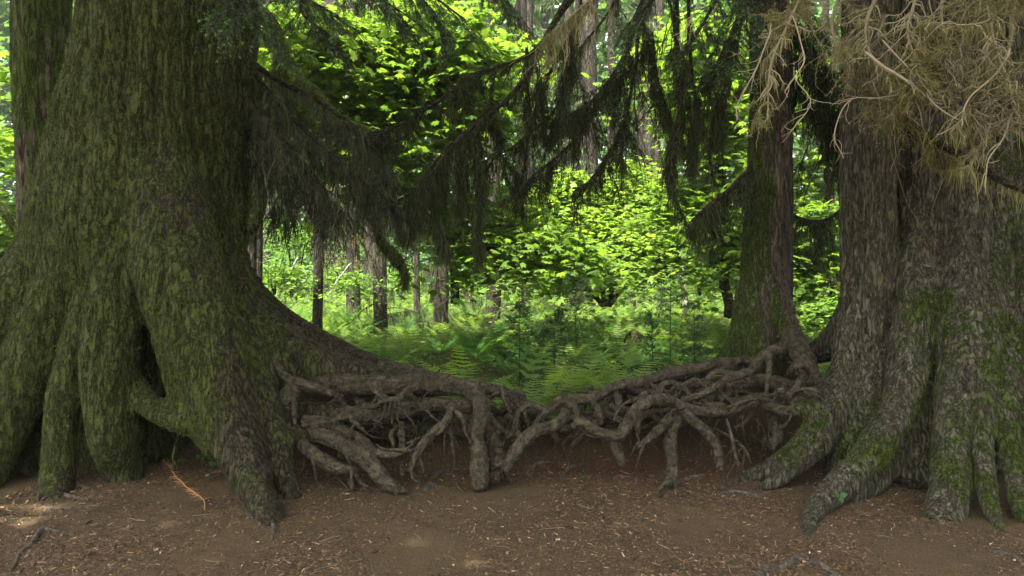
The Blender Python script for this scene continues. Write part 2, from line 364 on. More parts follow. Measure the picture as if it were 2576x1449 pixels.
A_T = [[(440,-1700,6.4,120),(436,-800,6.4,170),(433,0,6.4,201),(410,200,6.4,208),(380,400,6.4,226),(360,560,6.4,240),(350,680,6.4,238),(345,800,6.4,195),(345,930,6.4,165),(345,1100,6.4,150),(345,1260,6.4,150)],
 [(250,380,6.2,60),(150,590,6.15,75),(85,720,6.0,90),(10,860,5.9,100),(-70,1020,5.8,105),(-140,1260,5.6,100)],
 [(250,560,5.95,70),(150,770,5.8,75),(75,930,5.7,70),(15,1080,5.6,55),(-30,1200,5.45,45),(-70,1300,5.2,35)],
 [(290,620,5.85,60),(222,820,5.65,46),(165,980,5.55,40),(150,1100,5.5,40),(143,1210,5.45,46),(140,1290,5.2,40)],
 [(100,800,6.0,90),(60,950,6.05,85),(40,1100,6.0,75),(30,1270,5.9,70)],
 [(320,560,5.85,80),(292,780,5.65,66),(280,960,5.55,62),(287,1100,5.55,60),(308,1180,5.65,50),(318,1240,5.6,42)],
 [(404,300,6.1,100),(415,480,5.9,100),(452,680,5.62,108),(505,850,5.45,100),(550,980,5.35,84),(588,1090,5.25,70),(622,1180,5.1,54),(655,1262,4.95,40),(700,1310,4.78,25),(742,1345,4.6,12),(775,1368,4.45,4)],
 [(622,1180,5.1,40),(660,1280,4.8,30),(680,1330,4.6,16),(690,1362,4.45,7)],
 [(396,640,5.8,66),(416,800,5.65,46),(446,930,5.55,44),(505,1050,5.45,42),(560,1130,5.35,40)],
 [(325,960,5.65,38),(380,1022,5.5,34),(440,1056,5.42,32),(500,1060,5.4,36),(560,1080,5.35,44)],
 [(560,780,5.85,75),(635,970,5.6,62),(680,1090,5.45,44),(708,1180,5.3,32),(738,1262,5.15,22)],
 [(525,380,6.3,45),(538,590,6.3,62),(586,715,6.35,60),(676,802,6.4,52),(806,870,6.45,42),(930,922,6.5,34),(1050,950,6.45,28)],
 [(540,680,6.1,72),(622,812,6.05,76),(708,888,6.0,72),(800,925,6.0,58),(900,950,6.05,44),(1000,962,6.1,34),(1090,985,6.05,22)],
 [(610,930,5.85,65),(690,1005,5.8,56),(770,1035,5.75,34),(860,1045,5.75,26)],
 [(640,1050,5.65,52),(715,1090,5.55,36),(770,1096,5.5,20)],
 [(455,1085,5.6,9),(440,1120,5.5,9),(437,1190,5.4,10)]]
tA, VA, QA, NA = big_tree('giant_spruce', 'huge moss-covered trunk with spreading buttress roots, the widest tree', P(345, 1220, 6.4)*[1,1,0], A_T, M['bark_a'], .03, 5, 15., .026, moss_a, 200000)

def moss_d(V, N):
    x, y, z = V.T
    return .12+.3*fbm(V*1.6, 4, 61)+.35*(1-sm(.2, 1.0, z))*(N[:, 0] < .1)*sm(.1, .25, z)-.3*(1-sm(0, .25, z))
D_T = [[(2170,-1700,6.2,45),(2184,-600,6.2,56),(2187,0,6.2,62),(2186,300,6.2,61),(2186,500,6.2,61),(2188,700,6.15,62),(2192,850,6.1,64),(2196,950,6.0,76),(2180,1050,5.9,84),(2160,1130,5.8,76),(2150,1210,5.65,66)],
 [(2172,780,6.1,46),(2140,930,6.0,46),(2098,1030,5.85,50),(2052,1095,5.7,40),(1990,1148,5.55,30),(1930,1184,5.58,22),(1870,1203,5.62,13),(1820,1214,5.66,4)],
 [(2070,1110,5.65,36),(2000,1168,5.45,26),(1950,1210,5.42,15),(1915,1228,5.42,7),(1895,1240,5.4,3)],
 [(2165,720,6.4,36),(2138,800,6.5,34),(2100,860,6.6,34),(2050,888,6.8,26),(1990,890,6.95,20)],
 [(2120,960,6.1,30),(2070,990,6.05,26),(2010,1010,5.95,20)],
 [(2100,1010,5.9,30),(2050,1025,5.8,22),(1990,1030,5.75,14)]]
tD, VD, QD, ND = big_tree('grey_spruce', 'slim straight grey trunk left of the deep crevice, its buttress sloping to the path', P(2180, 1200, 5.9)*[1,1,0], D_T, M['bark_d'], .024, 5, 19., .02, moss_d, 26000)
def moss_e(V, N):
    x, y, z = V.T
    return .1+.38*fbm(V*1.5, 4, 62)+.35*np.exp(-((x-3.25)/.3)**2)*(z < 1.5)+.4*np.exp(-((x-2.6)/.35)**2)*np.exp(-((z-.35)/.25)**2)-.3*(1-sm(0, .2, z))
E_T = [[(2350,-1700,6.3,80),(2362,-600,6.3,98),(2371,0,6.3,106),(2372,400,6.3,104),(2372,600,6.3,108),(2372,800,6.2,106),(2372,950,6.2,100),(2365,1100,6.2,90),(2355,1260,6.1,90)],
 [(2325,420,6.35,50),(2318,600,6.14,52),(2306,760,5.9,50),(2282,930,5.65,44),(2262,1020,5.5,38),(2230,1085,5.35,40),(2188,1140,5.25,42),(2140,1195,5.15,34),(2088,1244,5.0,31),(2050,1285,4.85,27),(2034,1335,4.6,18),(2027,1385,4.3,9),(2026,1420,4.05,3)],
 [(2300,950,5.8,50),(2250,1090,5.65,56),(2210,1170,5.5,48),(2170,1225,5.3,34),(2110,1262,5.1,20)],
 [(2335,600,6.2,50),(2332,800,5.98,50),(2325,950,5.78,48),(2312,1080,5.65,46),(2296,1210,5.5,46)],
 [(2415,300,6.3,60),(2420,520,6.08,62),(2424,700,5.85,62),(2424,880,5.5,54),(2412,1020,5.3,52),(2396,1160,5.1,50),(2384,1280,4.85,46),(2378,1350,4.65,36)],
 [(2396,1160,5.1,34),(2362,1270,4.85,30),(2332,1345,4.6,16)]]
tE, VE, QE, NE = big_tree('broad_grey_spruce', 'broad furrowed grey trunk right of the crevice whose long root curls onto the path', P(2370, 1230, 6.2)*[1,1,0], E_T, M['bark_d'], .026, 5, 15., .028, moss_e, 60000)
F_T = [[(2600,-1700,6.2,90),(2600,-600,6.2,110),(2592,0,6.3,112),(2588,500,6.3,110),(2590,900,6.2,112),(2590,1260,6.0,115)],
 [(2515,350,6.2,40),(2500,560,6.0,40),(2484,760,5.65,36),(2474,920,5.35,30),(2470,1060,5.1,29),(2478,1200,4.9,28),(2500,1300,4.65,24),(2535,1372,4.4,14),(2552,1398,4.25,6)],
 [(2550,400,6.2,45),(2540,600,5.95,45),(2534,850,5.55,36),(2528,1020,5.2,28),(2545,1180,4.95,27),(2575,1310,4.65,24)],
 [(2610,600,5.8,60),(2620,900,5.4,60),(2640,1150,5.0,60),(2680,1330,4.6,50)]]
tF, VF, QF, NF = big_tree('edge_spruce', 'dark ribbed trunk cut by the picture edge, its columns of root mossy', P(2590, 1230, 6.2)*[1,1,0], F_T, M['bark_d'], .026, 5, 12., .018,
    lambda V, N: .3+.4*fbm(V*1.6, 4, 63)+.2*(V[:, 2] < 1.3)-.25*(1-sm(0, .2, V[:, 2])), 60000)
C_T = [[(1925,-1700,7,34),(1935,-600,7,42),(1940,0,7,47),(1938,300,7,49),(1934,500,7,54),(1928,700,7,61),(1922,800,6.95,66),(1918,880,6.9,74),(1916,1000,6.9,80)],
 [(1890,720,7.0,34),(1868,830,6.95,30),(1838,885,6.9,22),(1815,905,6.85,14)],
 [(1950,720,6.85,30),(1975,800,6.7,26),(2000,870,6.5,26),(2022,910,6.35,24),(2040,950,6.2,20),(2070,985,6.05,16)],
 [(1915,820,6.7,30),(1910,880,6.6,26),(1905,930,6.6,24)]]
def moss_c(V, N):
    x, y, z = V.T
    return .1+.4*fbm(V*1.8, 4, 64)+.55*sm(.1, -.75, N[:, 0]-.1)*(1-.5*sm(2.5, 4, z))+.35*(1-sm(.9, 1.3, z))*(N[:, 0] < .4)
tC, VC, QC, NC = big_tree('red_brown_spruce', 'slender reddish-brown trunk standing on top of the raised root mat', P(1920, 900, 7)*[1,1,0]+[0,0,.6], C_T, M['bark_c'], .022, 4, 20., .012, moss_c, 30000)
B_T = [[(95,-1700,8,44),(100,-600,8,54),(104,0,8,64),(108,300,8,60),(112,500,8,58),(112,650,8,60),(100,800,8,70),(90,1100,8,90)]]
tB, VB, QB, NB = big_tree('brown_mossy_tree', 'straight brown trunk with golden moss just behind the giant spruce', P(110, 1050, 8)*[1,1,0], B_T, M['bark_b'], .035, 4, 16., .014,
    lambda V, N: .5+.45*fbm(V*1.7, 4, 65), 30000)
# ---------------------------------------------------------------- roots of the lattice
def root(tree, C, rough=.16, sides=18, forks=True):
    p, r = rows(C, n=9); r = r*1.12
    L = np.linalg.norm(np.diff(p, axis=0), axis=1).sum()
    p = p+np.stack([vnoise(p*5, 70+k) for k in range(3)], 1)*np.minimum(r, .04)[:, None]*.55
    mb = MB(); v, f, f3 = tube(p, r, sides, rough, 5., True, int(L*1000) % 97, .32)
    v2 = v
    up = np.zeros(len(v)); nz = np.zeros(len(v)); k = len(p)
    nz[:k*sides] = (v[:k*sides, 2]-np.repeat(p[:, 2], sides))/np.repeat(r, sides)
    ms = .1+.4*fbm(v*3, 3, 72)+.14*nz
    mb.add(v2, f, ms); mb.add(v2, f3, ms)
    if forks:
        for q in range(rng.integers(1, 4) if len(C) > 3 else 0):
            j = rng.integers(int(k*.25), k-2); r0 = min(r[j]*.55, .022); t_ = p[j+1]-p[j]; t_ /= np.linalg.norm(t_); d = t_*.6+rdir(1)[0]*.7+np.array([0, -.1, -.25]); Lf = rng.uniform(.1, .42)
            W = walks_(p[j], d, Lf, 9); v, f, f3 = tube(W, np.linspace(r0, r0*.25, len(W)), 10, .2, 8., True, q, .25); ms = .1+.4*fbm(v*3, 3, 72); mb.add(v, f, ms); mb.add(v, f3, ms)
    return mb.build('root', M['root'], tree, smooth=True)
def walks_(s, d, L, n):
    out = [s]; d = d/np.linalg.norm(d); c = rng.normal(size=3)*.13
    for _ in range(n):
        out.append(out[-1]+d*L/n); d = d+c+rng.normal(size=3)*.16+np.array([0, 0, -.05]); d /= np.linalg.norm(d)
    return np.array(out)
RA = [c3(q) for q in (
 [(250,200,6.35,80),(420,300,6.45,80),(600,375,6.5,70),(800,430,6.5,56),(1000,470,6.4,46),(1200,512,6.3,40),(1400,545,6.2,36),(1560,575,6.2,30),(1700,620,6.2,26),(1800,680,6.15,14)],
 [(180,300,6.0,110),(330,430,5.95,90),(480,520,5.9,70),(650,548,5.9,62),(850,545,5.9,56),(1050,540,5.95,50),(1250,556,6.0,46),(1400,575,5.9,46),(1478,630,5.75,46),(1492,720,5.65,46),(1475,810,5.6,46),(1455,900,5.55,40),(1478,1000,5.5,48),(1492,1100,5.4,52),(1490,1180,5.36,50),(1490,1215,5.34,34)],
 [(300,720,5.72,55),(480,728,5.75,52),(700,748,5.75,54),(900,722,5.75,50),(1100,684,5.8,44),(1250,672,5.8,38),(1440,694,5.8,32)],
 [(560,800,6.0,55),(900,815,6.05,66),(1200,806,6.1,60),(1500,812,6.1,55),(1700,800,6.2,48),(1800,790,6.2,30)],
 [(320,872,5.6,38),(450,870,5.55,42),(560,902,5.5,42),(650,960,5.5,46),(740,1022,5.42,58),(800,1100,5.36,52),(860,1165,5.33,42),(940,1208,5.3,30),(1008,1232,5.3,8)],
 [(500,810,5.6,18),(600,832,5.6,26),(700,880,5.55,28),(760,950,5.5,34),(790,1005,5.46,30)],
 [(780,985,5.45,30),(900,1002,5.38,20),(1000,975,5.4,18),(1050,930,5.45,13),(1066,898,5.5,6)],
 [(270,850,5.6,35),(340,925,5.5,38),(420,1000,5.42,38),(500,1060,5.38,42),(600,1092,5.36,36),(690,1100,5.36,18)],
 [(635,1100,5.5,24),(655,1165,5.4,20),(656,1215,5.36,16)],
 [(60,330,5.85,16),(140,370,5.75,18),(190,440,5.7,20),(250,500,5.65,22),(320,545,5.6,28),(420,562,5.55,22),(520,600,5.52,18),(600,622,5.55,8)],
 [(330,530,5.65,34),(280,600,5.6,52),(235,670,5.62,56),(210,770,5.6,44)],
 [(296,640,5.55,15),(288,720,5.53,14),(292,800,5.52,9)],
 [(750,530,5.75,16),(810,580,5.6,20),(870,632,5.55,17),(942,702,5.58,7)],
 [(1105,500,5.8,26),(1072,552,5.6,20),(1000,592,5.55,18),(960,634,5.52,17),(900,642,5.55,14),(825,664,5.6,8)],
 [(1110,512,6.05,22),(1250,536,5.95,17),(1400,545,5.85,16),(1480,570,5.8,12)],
 [(530,782,5.65,13),(580,756,5.6,18),(640,754,5.55,18),(690,800,5.52,14),(742,846,5.52,7)],
 [(985,785,5.65,14),(990,900,5.6,18),(990,1000,5.5,18),(986,1130,5.42,13)],
 [(955,808,5.7,9),(914,862,5.6,13),(932,930,5.58,13),(922,985,5.6,7)],
 [(1312,690,5.65,22),(1270,772,5.5,24),(1182,860,5.42,27),(1110,932,5.38,25),(1070,1010,5.36,22),(1030,1105,5.36,12)],
 [(1320,700,5.6,12),(1280,830,5.52,13),(1300,880,5.5,12),(1305,965,5.46,7)],
 [(1310,700,5.58,14),(1370,760,5.5,12),(1388,850,5.5,10),(1425,925,5.46,7)],
 [(1330,712,5.6,9),(1380,760,5.58,9),(1440,800,5.6,7)],
 [(1265,780,5.45,8),(1235,842,5.4,10),(1165,892,5.42,7)],
 [(1540,740,5.85,28),(1562,850,5.75,37),(1578,950,5.66,40),(1584,1050,5.56,40),(1572,1165,5.46,34)],
 [(1085,1000,5.4,9),(1105,1060,5.38,12),(1118,1110,5.36,8)],
 [(1540,640,5.95,14),(1620,590,5.9,16),(1640,650,5.85,14),(1670,720,5.85,14),(1700,790,5.85,9)],
 [(1530,720,5.85,16),(1590,800,5.75,18),(1600,860,5.7,16),(1575,905,5.68,10)],
 [(1100,880,5.5,6),(1060,905,5.55,7),(980,940,5.6,6)],
 [(380,960,5.42,12),(410,1060,5.36,11),(430,1180,5.34,6)],
 [(350,1010,5.5,6),(340,1080,5.45,7),(310,1150,5.4,4)],
 [(540,1130,5.4,5),(600,1180,5.36,5),(640,1230,5.3,4)],
 [(420,950,5.6,8),(500,935,5.62,9),(585,940,5.65,6)],
 [(600,940,5.65,18),(580,985,5.6,20),(590,1025,5.58,14)],
 [(1690,580,6.1,12),(1750,600,6.1,12),(1778,640,6.1,7)],
 [(350,790,5.6,40),(480,790,5.6,34),(600,792,5.65,20)])]
for C in RA: root(tA, C)
RC = [c4(q) for q in (
 [(1700,330,6.8,60),(1500,350,6.65,44),(1300,380,6.5,42),(1150,415,6.5,42),(1000,470,6.4,46),(900,520,6.35,44),(800,545,6.3,48),(680,562,6.2,46),(625,620,6.1,30),(598,690,6.0,14)],
 [(1250,372,6.35,24),(1050,420,6.2,28),(850,468,6.1,26),(700,492,6.0,24),(580,550,5.9,24),(450,572,5.85,26),(360,594,5.82,27),(280,642,5.8,20),(220,705,5.76,15),(178,765,5.72,9)],
 [(1640,285,6.25,30),(1560,315,6.15,28),(1500,340,6.1,26),(1460,400,6.0,24),(1380,440,5.9,22),(1300,460,5.85,21),(1180,540,5.75,19),(1050,572,5.75,13)],
 [(1557,305,5.9,12),(1552,430,5.85,14),(1546,545,5.78,9)],
 [(1640,150,6.75,40),(1680,220,6.5,44),(1720,290,6.3,46),(1765,355,6.2,46),(1805,440,6.1,42),(1860,515,6.0,34)],
 [(1765,400,6.0,22),(1732,470,5.88,17),(1680,545,5.8,13),(1636,602,5.74,8)],
 [(1762,440,6.0,14),(1742,520,5.9,13),(1690,590,5.8,8)],
 [(1640,290,6.3,22),(1460,345,6.4,18),(1400,345,6.4,16),(1360,370,6.4,14)],
 [(1380,440,6.0,14),(1250,420,6.1,14),(1180,480,6.1,16),(1060,510,6.05,20),(970,545,6.0,14)])]
for C in RC: root(tC, C)
RD = [c4(q) for q in (
 [(1900,640,5.85,30),(1780,612,5.8,24),(1690,640,5.75,25),(1600,632,5.72,24),(1500,596,5.7,22),(1420,620,5.7,22),(1330,648,5.68,26),(1200,650,5.65,26),(1120,635,5.6,25),(1030,605,5.55,24),(950,580,5.5,26),(860,590,5.46,28),(790,640,5.42,32),(730,715,5.38,34),(680,780,5.35,32),(600,770,5.33,28),(530,735,5.33,26),(460,708,5.32,22),(428,742,5.3,12)],
 [(1060,630,5.6,24),(1110,690,5.52,24),(1180,752,5.48,26),(1240,830,5.46,25),(1262,905,5.44,24),(1272,985,5.42,16)],
 [(1060,650,5.75,50),(1020,710,5.65,52),(1000,780,5.58,38),(990,860,5.52,32),(992,940,5.48,30),(985,1010,5.44,32),(950,1065,5.38,16)],
 [(1000,700,5.6,28),(930,752,5.48,24),(860,802,5.42,18),(800,852,5.38,5)],
 [(655,790,5.6,30),(690,880,5.56,28),(715,965,5.52,18)],
 [(1900,560,5.95,28),(1800,545,5.9,22),(1700,575,5.85,20),(1600,560,5.8,14),(1500,560,5.72,15),(1400,600,5.65,13),(1335,652,5.58,7)],
 [(1620,600,5.75,8),(1480,575,5.6,9),(1290,632,5.52,6)],
 [(1280,560,6.0,14),(1160,590,5.85,18),(1060,600,5.8,17),(1280,610,5.75,14)],
 [(540,572,5.75,14),(582,650,5.68,14),(590,722,5.66,9)],
 [(640,608,5.5,12),(690,640,5.52,13),(760,640,5.6,14),(880,560,5.8,18),(960,480,6.1,14)],
 [(935,470,6.2,16),(930,530,6.1,14),(950,590,5.9,12)],
 [(375,640,5.58,24),(340,712,5.5,28),(250,755,5.44,28),(150,800,5.38,32),(90,870,5.34,36),(55,930,5.34,32),(20,990,5.3,12)],
 [(0,620,6.0,14),(60,632,5.95,15),(110,615,5.9,16),(190,608,5.85,18),(270,640,5.85,16),(340,600,5.85,14)],
 [(150,612,5.85,14),(100,660,5.8,13),(92,730,5.75,13),(115,810,5.66,8)],
 [(95,740,5.75,6),(50,790,5.7,8),(10,840,5.65,5)],
 [(60,665,6.05,26),(150,672,6.05,26),(250,668,6.0,22)],
 [(310,620,5.9,12),(240,680,5.8,12),(210,740,5.72,12),(175,780,5.7,7)],
 [(0,520,6.25,30),(60,555,6.2,26),(95,600,6.15,20)],
 [(0,545,6.1,14),(40,600,6.0,13),(60,650,5.9,7)],
 [(400,600,5.8,20),(450,640,5.7,16),(440,700,5.6,12),(470,730,5.5,6)],
 [(330,820,5.6,12),(300,760,5.7,12),(290,700,5.8,10)],
 [(900,640,5.62,13),(830,670,5.55,12),(795,730,5.5,11),(795,795,5.46,6)],
 [(940,640,5.7,6),(930,700,5.65,7),(905,755,5.6,5)],
 [(1310,690,5.6,7),(1340,790,5.52,9),(1360,880,5.46,9),(1385,960,5.4,6)],
 [(1240,740,5.7,6),(1340,800,5.62,8),(1400,850,5.56,9),(1440,905,5.5,6)],
 [(1460,650,5.8,8),(1420,700,5.75,9),(1360,740,5.72,6)],
 [(1580,650,6.0,30),(1590,720,5.9,28),(1600,790,5.8,26),(1575,850,5.7,16)],
 [(750,640,5.9,10),(755,740,5.85,9),(760,830,5.8,5)],
 [(1440,620,6.0,36),(1250,640,6.0,34),(1050,640,5.95,30),(850,660,5.95,24),(700,660,5.95,16)],
 [(1700,520,6.3,40),(1500,470,6.4,34),(1300,500,6.35,30),(1150,560,6.25,26)],
 [(1280,540,5.9,12),(1340,580,5.85,13),(1410,580,5.8,12),(1460,560,5.8,8)])]
for C in RD: root(tD, C)
# thinner twisting roots woven through the crest
for k in range(48):
    u = rng.random(); x0 = 760+1260*u; yc_ = np.interp(x0, [760, 1100, 1300, 1500, 1750, 2020], [1010, 985, 1015, 1010, 960, 930])+rng.uniform(0, 75); D0 = rng.uniform(5.75, 6.25); sgn = rng.choice([-1, 1])
    L_ = rng.uniform(60, 210); C = [(x0+sgn*L_*q, yc_+rng.normal()*13+(30*q*q if rng.random() < .6 else 0), D0+rng.normal()*.07, max(2.2, (9-6*q)*rng.uniform(.6, 1.2))) for q in np.linspace(0, 1, 6)]
    root(tC, C, sides=8)
# fine hair-roots hanging out of the undercut bank
hr = MB()
for k in range(150):
    x0 = rng.uniform(760, 2060); D = rng.uniform(5.55, 6.0)
    y0 = np.interp(x0, [760, 1100, 1300, 1700, 2060], [1060, 1040, 1060, 1060, 1060])+rng.uniform(-20, 60)
    L = rng.uniform(.06, .3); p = P(x0, y0, D); q = p[None]+np.linspace(0, 1, 7)[:, None]*np.array([rng.normal()*.12, rng.normal()*.08, -L])
    q += np.cumsum(rng.normal(size=(7, 3))*.008, 0); add_tube(hr, q, np.linspace(.004, .0012, 7)*rng.uniform(.7, 1.8), 5)
tag(hr.build('rootlets', M['root'], tD), kind='stuff')
# mossy patches on the lattice
# ================================================================ foliage tools
def walks(S, D, L, segs, droop, wig):
    N = len(S); L = np.broadcast_to(L, (N,)); D = D/(np.linalg.norm(D, axis=1)[:, None]+1e-9)
    out = [S.copy()]; p = S.copy(); d = D.copy(); droop = np.broadcast_to(droop, (N,))
    curl = rng.normal(size=(N, 3))*wig
    for k in range(segs):
        p = p+d*(L/segs)[:, None]; out.append(p.copy())
        d = d+curl*.5+rng.normal(size=(N, 3))*wig; d[:, 2] -= droop; d /= np.linalg.norm(d, axis=1)[:, None]
    return np.stack(out, 1)
def prisms(mb, W, r0, r1, t=None):
    N, K, _ = W.shape; r0 = np.broadcast_to(r0, (N,)); r1 = np.broadcast_to(r1, (N,))
    d = W[:, -1]-W[:, 0]; d /= np.linalg.norm(d, axis=1)[:, None]+1e-9
    a = np.cross(d, rdir(N)); a /= np.linalg.norm(a, axis=1)[:, None]+1e-9; b = np.cross(d, a)
    vs = []
    for k in range(K):
        r = (r0+(r1-r0)*k/(K-1))[:, None]
        for c in range(3): vs.append(W[:, k]+r*(a*math.cos(c*2.0944)+b*math.sin(c*2.0944)))
    v = np.stack(vs, 1); q = np.array([[3*k+c, 3*k+(c+1) % 3, 3*k+3+(c+1) % 3, 3*k+3+c] for k in range(K-1) for c in range(3)])
    f = (q[None]+(np.arange(N)*K*3)[:, None, None]).reshape(-1, 4)
    mb.add(v.reshape(-1, 3), f, np.repeat(rng.random(N) if t is None else np.full(N, t), K*3))
def along(W, n, lo=0., hi=1., pw=1.):
    N, K, _ = W.shape; i = rng.integers(0, N, n); s = (lo+(hi-lo)*rng.random(n)**pw)*(K-1); k = np.minimum(s.astype(int), K-2); f = (s-k)[:, None]
    a, b = W[i, k], W[i, k+1]; t = b-a
    return a+t*f, t/(np.linalg.norm(t, axis=1)[:, None]+1e-9), s/(K-1), i
DOWN = np.array([0, 0, -1.])
M['strand'] = leaf_mat('dark_beard_moss', (.016,.022,.008), (.066,.08,.03), .2, .9, .05, 1.)
M['strand_grey'] = leaf_mat('grey_brown_beard_moss', (.042,.048,.026), (.125,.135,.078), .25, .9, .05, 1.)
M['strand_tan'] = leaf_mat('tan_olive_lichen', (.11,.105,.04), (.29,.265,.115), .3, .9, .05, 1.)
M['twig'] = bark_mat('dark_twig', (.02,.017,.01), (.055,.045,.028), (.1,.085,.055), vs=1.)
m, nt = newmat('pale_tan_twig'); out_pr(nt, ramp(nt, attr(nt), [(0, (.085,.068,.038)), (.6, (.2,.165,.095)), (1, (.36,.31,.21))]), .8); M['twig_tan'] = m
M['needle'] = leaf_mat('spruce_needles', (.03,.055,.028), (.075,.12,.055), .2, .5, .4, 1.)
M['needle_tip'] = leaf_mat('fresh_needle_tips', (.1,.22,.03), (.16,.3,.05), .35, .5, .3, 1.)
M['maple'] = leaf_mat('maple_leaves', (.058,.11,.018), (.14,.22,.035), .5, .5, .2, 1.6)
M['vine'] = leaf_mat('vine_maple_leaves', (.11,.18,.028), (.2,.3,.055), .5, .5, .2, 1.5)
M['shrub'] = leaf_mat('shrub_leaves', (.055,.11,.02), (.13,.22,.04), .5, .5, .2, 1.7)
M['fern'] = leaf_mat('sword_fern_fronds', (.03,.085,.016), (.075,.17,.03), .4, .5, .25, 1.7)
M['lady'] = leaf_mat('lady_fern_fronds', (.055,.1,.018), (.15,.22,.045), .5, .6, .15, 1.7)
M['oxalis'] = leaf_mat('ground_leaves', (.03,.09,.015), (.07,.17,.025), .4, .5, .3, 1.5)
M['far_leaf'] = leaf_mat('distant_foliage', (.03,.075,.018), (.1,.19,.05), .45, .6, .2, 1.4)
M['far_conifer'] = leaf_mat('distant_conifer_sprays', (.05,.08,.035), (.13,.17,.075), .35, .7, .2, 1.2)
M['dark_leaf'] = leaf_mat('canopy_needles', (.02,.04,.015), (.04,.07,.02), .1, .7, .2, 1.)
def fan(out):
    v = np.vstack([[0, .35, .0], np.array([[a, b, c] for a, b, c in out])]); n = len(out)
    return v, np.array([[0, i+1, (i+1) % n+1] for i in range(n)])
half = [(.05,.0,0),(.34,-.04,-.05),(.26,.16,-.02),(.56,.3,-.1),(.3,.42,0),(.4,.78,-.08),(.14,.66,0)]
LEAF = fan([(a, b, c) for a, b, c in half]+[(0, 1, -.08)]+[(-a, b, c) for a, b, c in half[::-1]])
LEAF_S = fan([(.06,0,0),(.42,.12,-.06),(.36,.52,-.03),(.12,.62,0),(0,.95,-.08),(-.12,.62,0),(-.36,.52,-.03),(-.42,.12,-.06)])
LEAF_Q = (np.array([[0,0,0],[.4,.4,-.06],[0,1,-.05],[-.4,.4,-.06]]), np.array([[0,1,2,3]]))
def leaves(mb, tmpl, pos, size, tilt=.45, droop=.25, tint=None):
    n = len(pos)
    up = rdir(n)*tilt+np.array([0, 0, 1.]); up /= np.linalg.norm(up, axis=1)[:, None]
    f = rdir(n); f[:, 2] *= .3; f[:, 2] -= droop
    scatter(mb, tmpl[0], tmpl[1], pos, basis(f, up), size*rng.lognormal(0, .25, n), tint)
# ---------------------------------------------------------------- boughs
def bough(tree, C, ntw, tl, ngl, gl, nst, sl, mat='strand', tmat='twig', sw=.011, droop=.16, r_sc=1., tt=.4, cf=16, side=1., down=.35, lo=.1, fuzz=.5, fork=.5, name='bough', wig=.12, dn=.7):
    """C traced axis; ntw side twigs of length tl, ngl hanging twiglets of length gl, nst strands of length sl"""
    p, r = rows(C, n=8); p = p+np.stack([vnoise(p*2.5, 80+k) for k in range(3)], 1)*.03
    mb = MB(); add_tube(mb, p, r*r_sc, 8, .2, 12, .4)
    A = p[None]
    s, t, u, _ = along(A, ntw, lo, 1.); sd = np.cross(t, [0, 0, 1.]); sd /= np.linalg.norm(sd, axis=1)[:, None]+1e-9
    d = t*.8+sd*(rng.choice([-1, 1], ntw)*side)[:, None]+DOWN*down+rdir(ntw)*.25
    L = tl*(.35+.65*np.sin(np.pi*np.clip(u*.8+.15, 0, 1)))*rng.uniform(.5, 1.2, ntw)
    T = walks(s, d, L, 6, droop*rng.uniform(.3, 1.5, ntw), wig); prisms(mb, T, .009*r_sc, .003, tt)
    s, t, u, _ = along(T, ngl*2, .15, 1.); kk = vnoise(s*4.2, 83) > .03; s, t = s[kk], t[kk]; ngl = len(s)
    G = walks(s, t*fork+DOWN*dn+rdir(ngl)*.6, gl*rng.lognormal(-.2, .6, ngl), 5, droop*1.1, wig*1.6); prisms(mb, G, .004, .002, .4)
    bo = mb.build(name, M[tmat], tree, smooth=True)
    mm = MB(); n1 = int(nst*.5)
    s, t, u, i = along(G, n1*2, 0, 1.); kk = vnoise(s*13, 84) > .0; s = s[kk]; n1 = len(s); ribbons(mm, s, DOWN+rdir(n1)*.55, sl*rng.lognormal(-.5, .7, n1), sw*rng.lognormal(0, .35, n1), 3, .5, None, .2)
    n2 = int(nst*.25); s, t, u, i = along(T, n2*2, 0, 1.); kk = vnoise(s*9, 85) > .05; s = s[kk]; n2 = len(s); ribbons(mm, s, DOWN+rdir(n2)*.5, sl*rng.lognormal(-.1, .8, n2), sw*rng.lognormal(0, .35, n2), 3, .5, None, .2)
    n3 = int(nst*fuzz*2.4); s, t, u, i = along(np.concatenate([G, T[:, [0, 1, 2, 3, 5, 6]]]), n3); kk = vnoise(s*cf, 86) > (-.1 if tt < .6 else .12); s = s[kk]; n3 = len(s); ribbons(mm, s, rdir(n3, -.25), (.03 if tt < .6 else .024)*rng.lognormal(0, .5, n3), sw*1.1, 1, .1, None, .2)
    n4 = nst//5; s, t, u, i = along(A, n4, lo, 1.); ribbons(mm, s, DOWN+rdir(n4)*.4, sl*rng.lognormal(0, .6, n4), sw*1.2, 3, .5, None, .15)
    mo = mm.build('hanging_moss', M[mat]); attach2(mo, bo); tag(mo, kind='stuff')
    return bo, T, G
def attach2(o, parent):
    o.parent = parent; o.matrix_parent_inverse = parent.matrix_local.inverted() if False else __import__('mathutils').Matrix.Identity(4)
# left: grey-brown curtains of the giant spruce
for C, k in (([(560,60,6.6,16),(640,165,6.8,9),(760,235,7.1,7),(880,310,7.3,6),(1000,440,7.5,3)], 1.),
             ([(560,60,6.5,16),(640,180,6.6,9),(740,300,6.8,7),(840,400,7.0,5),(960,480,7.2,3)], 1.),
             ([(560,150,6.4,14),(630,230,6.4,8),(690,330,6.5,6),(760,400,6.6,4),(830,500,6.7,2.5)], .8),
             ([(560,250,6.7,10),(640,330,7.0,7),(700,420,7.2,5),(740,520,7.4,2)], .6)):
    bough(tA, C, 38, .9*k, 330, .28, int(6000*k), .1, 'strand_grey', sw=.0058, fuzz=.9)
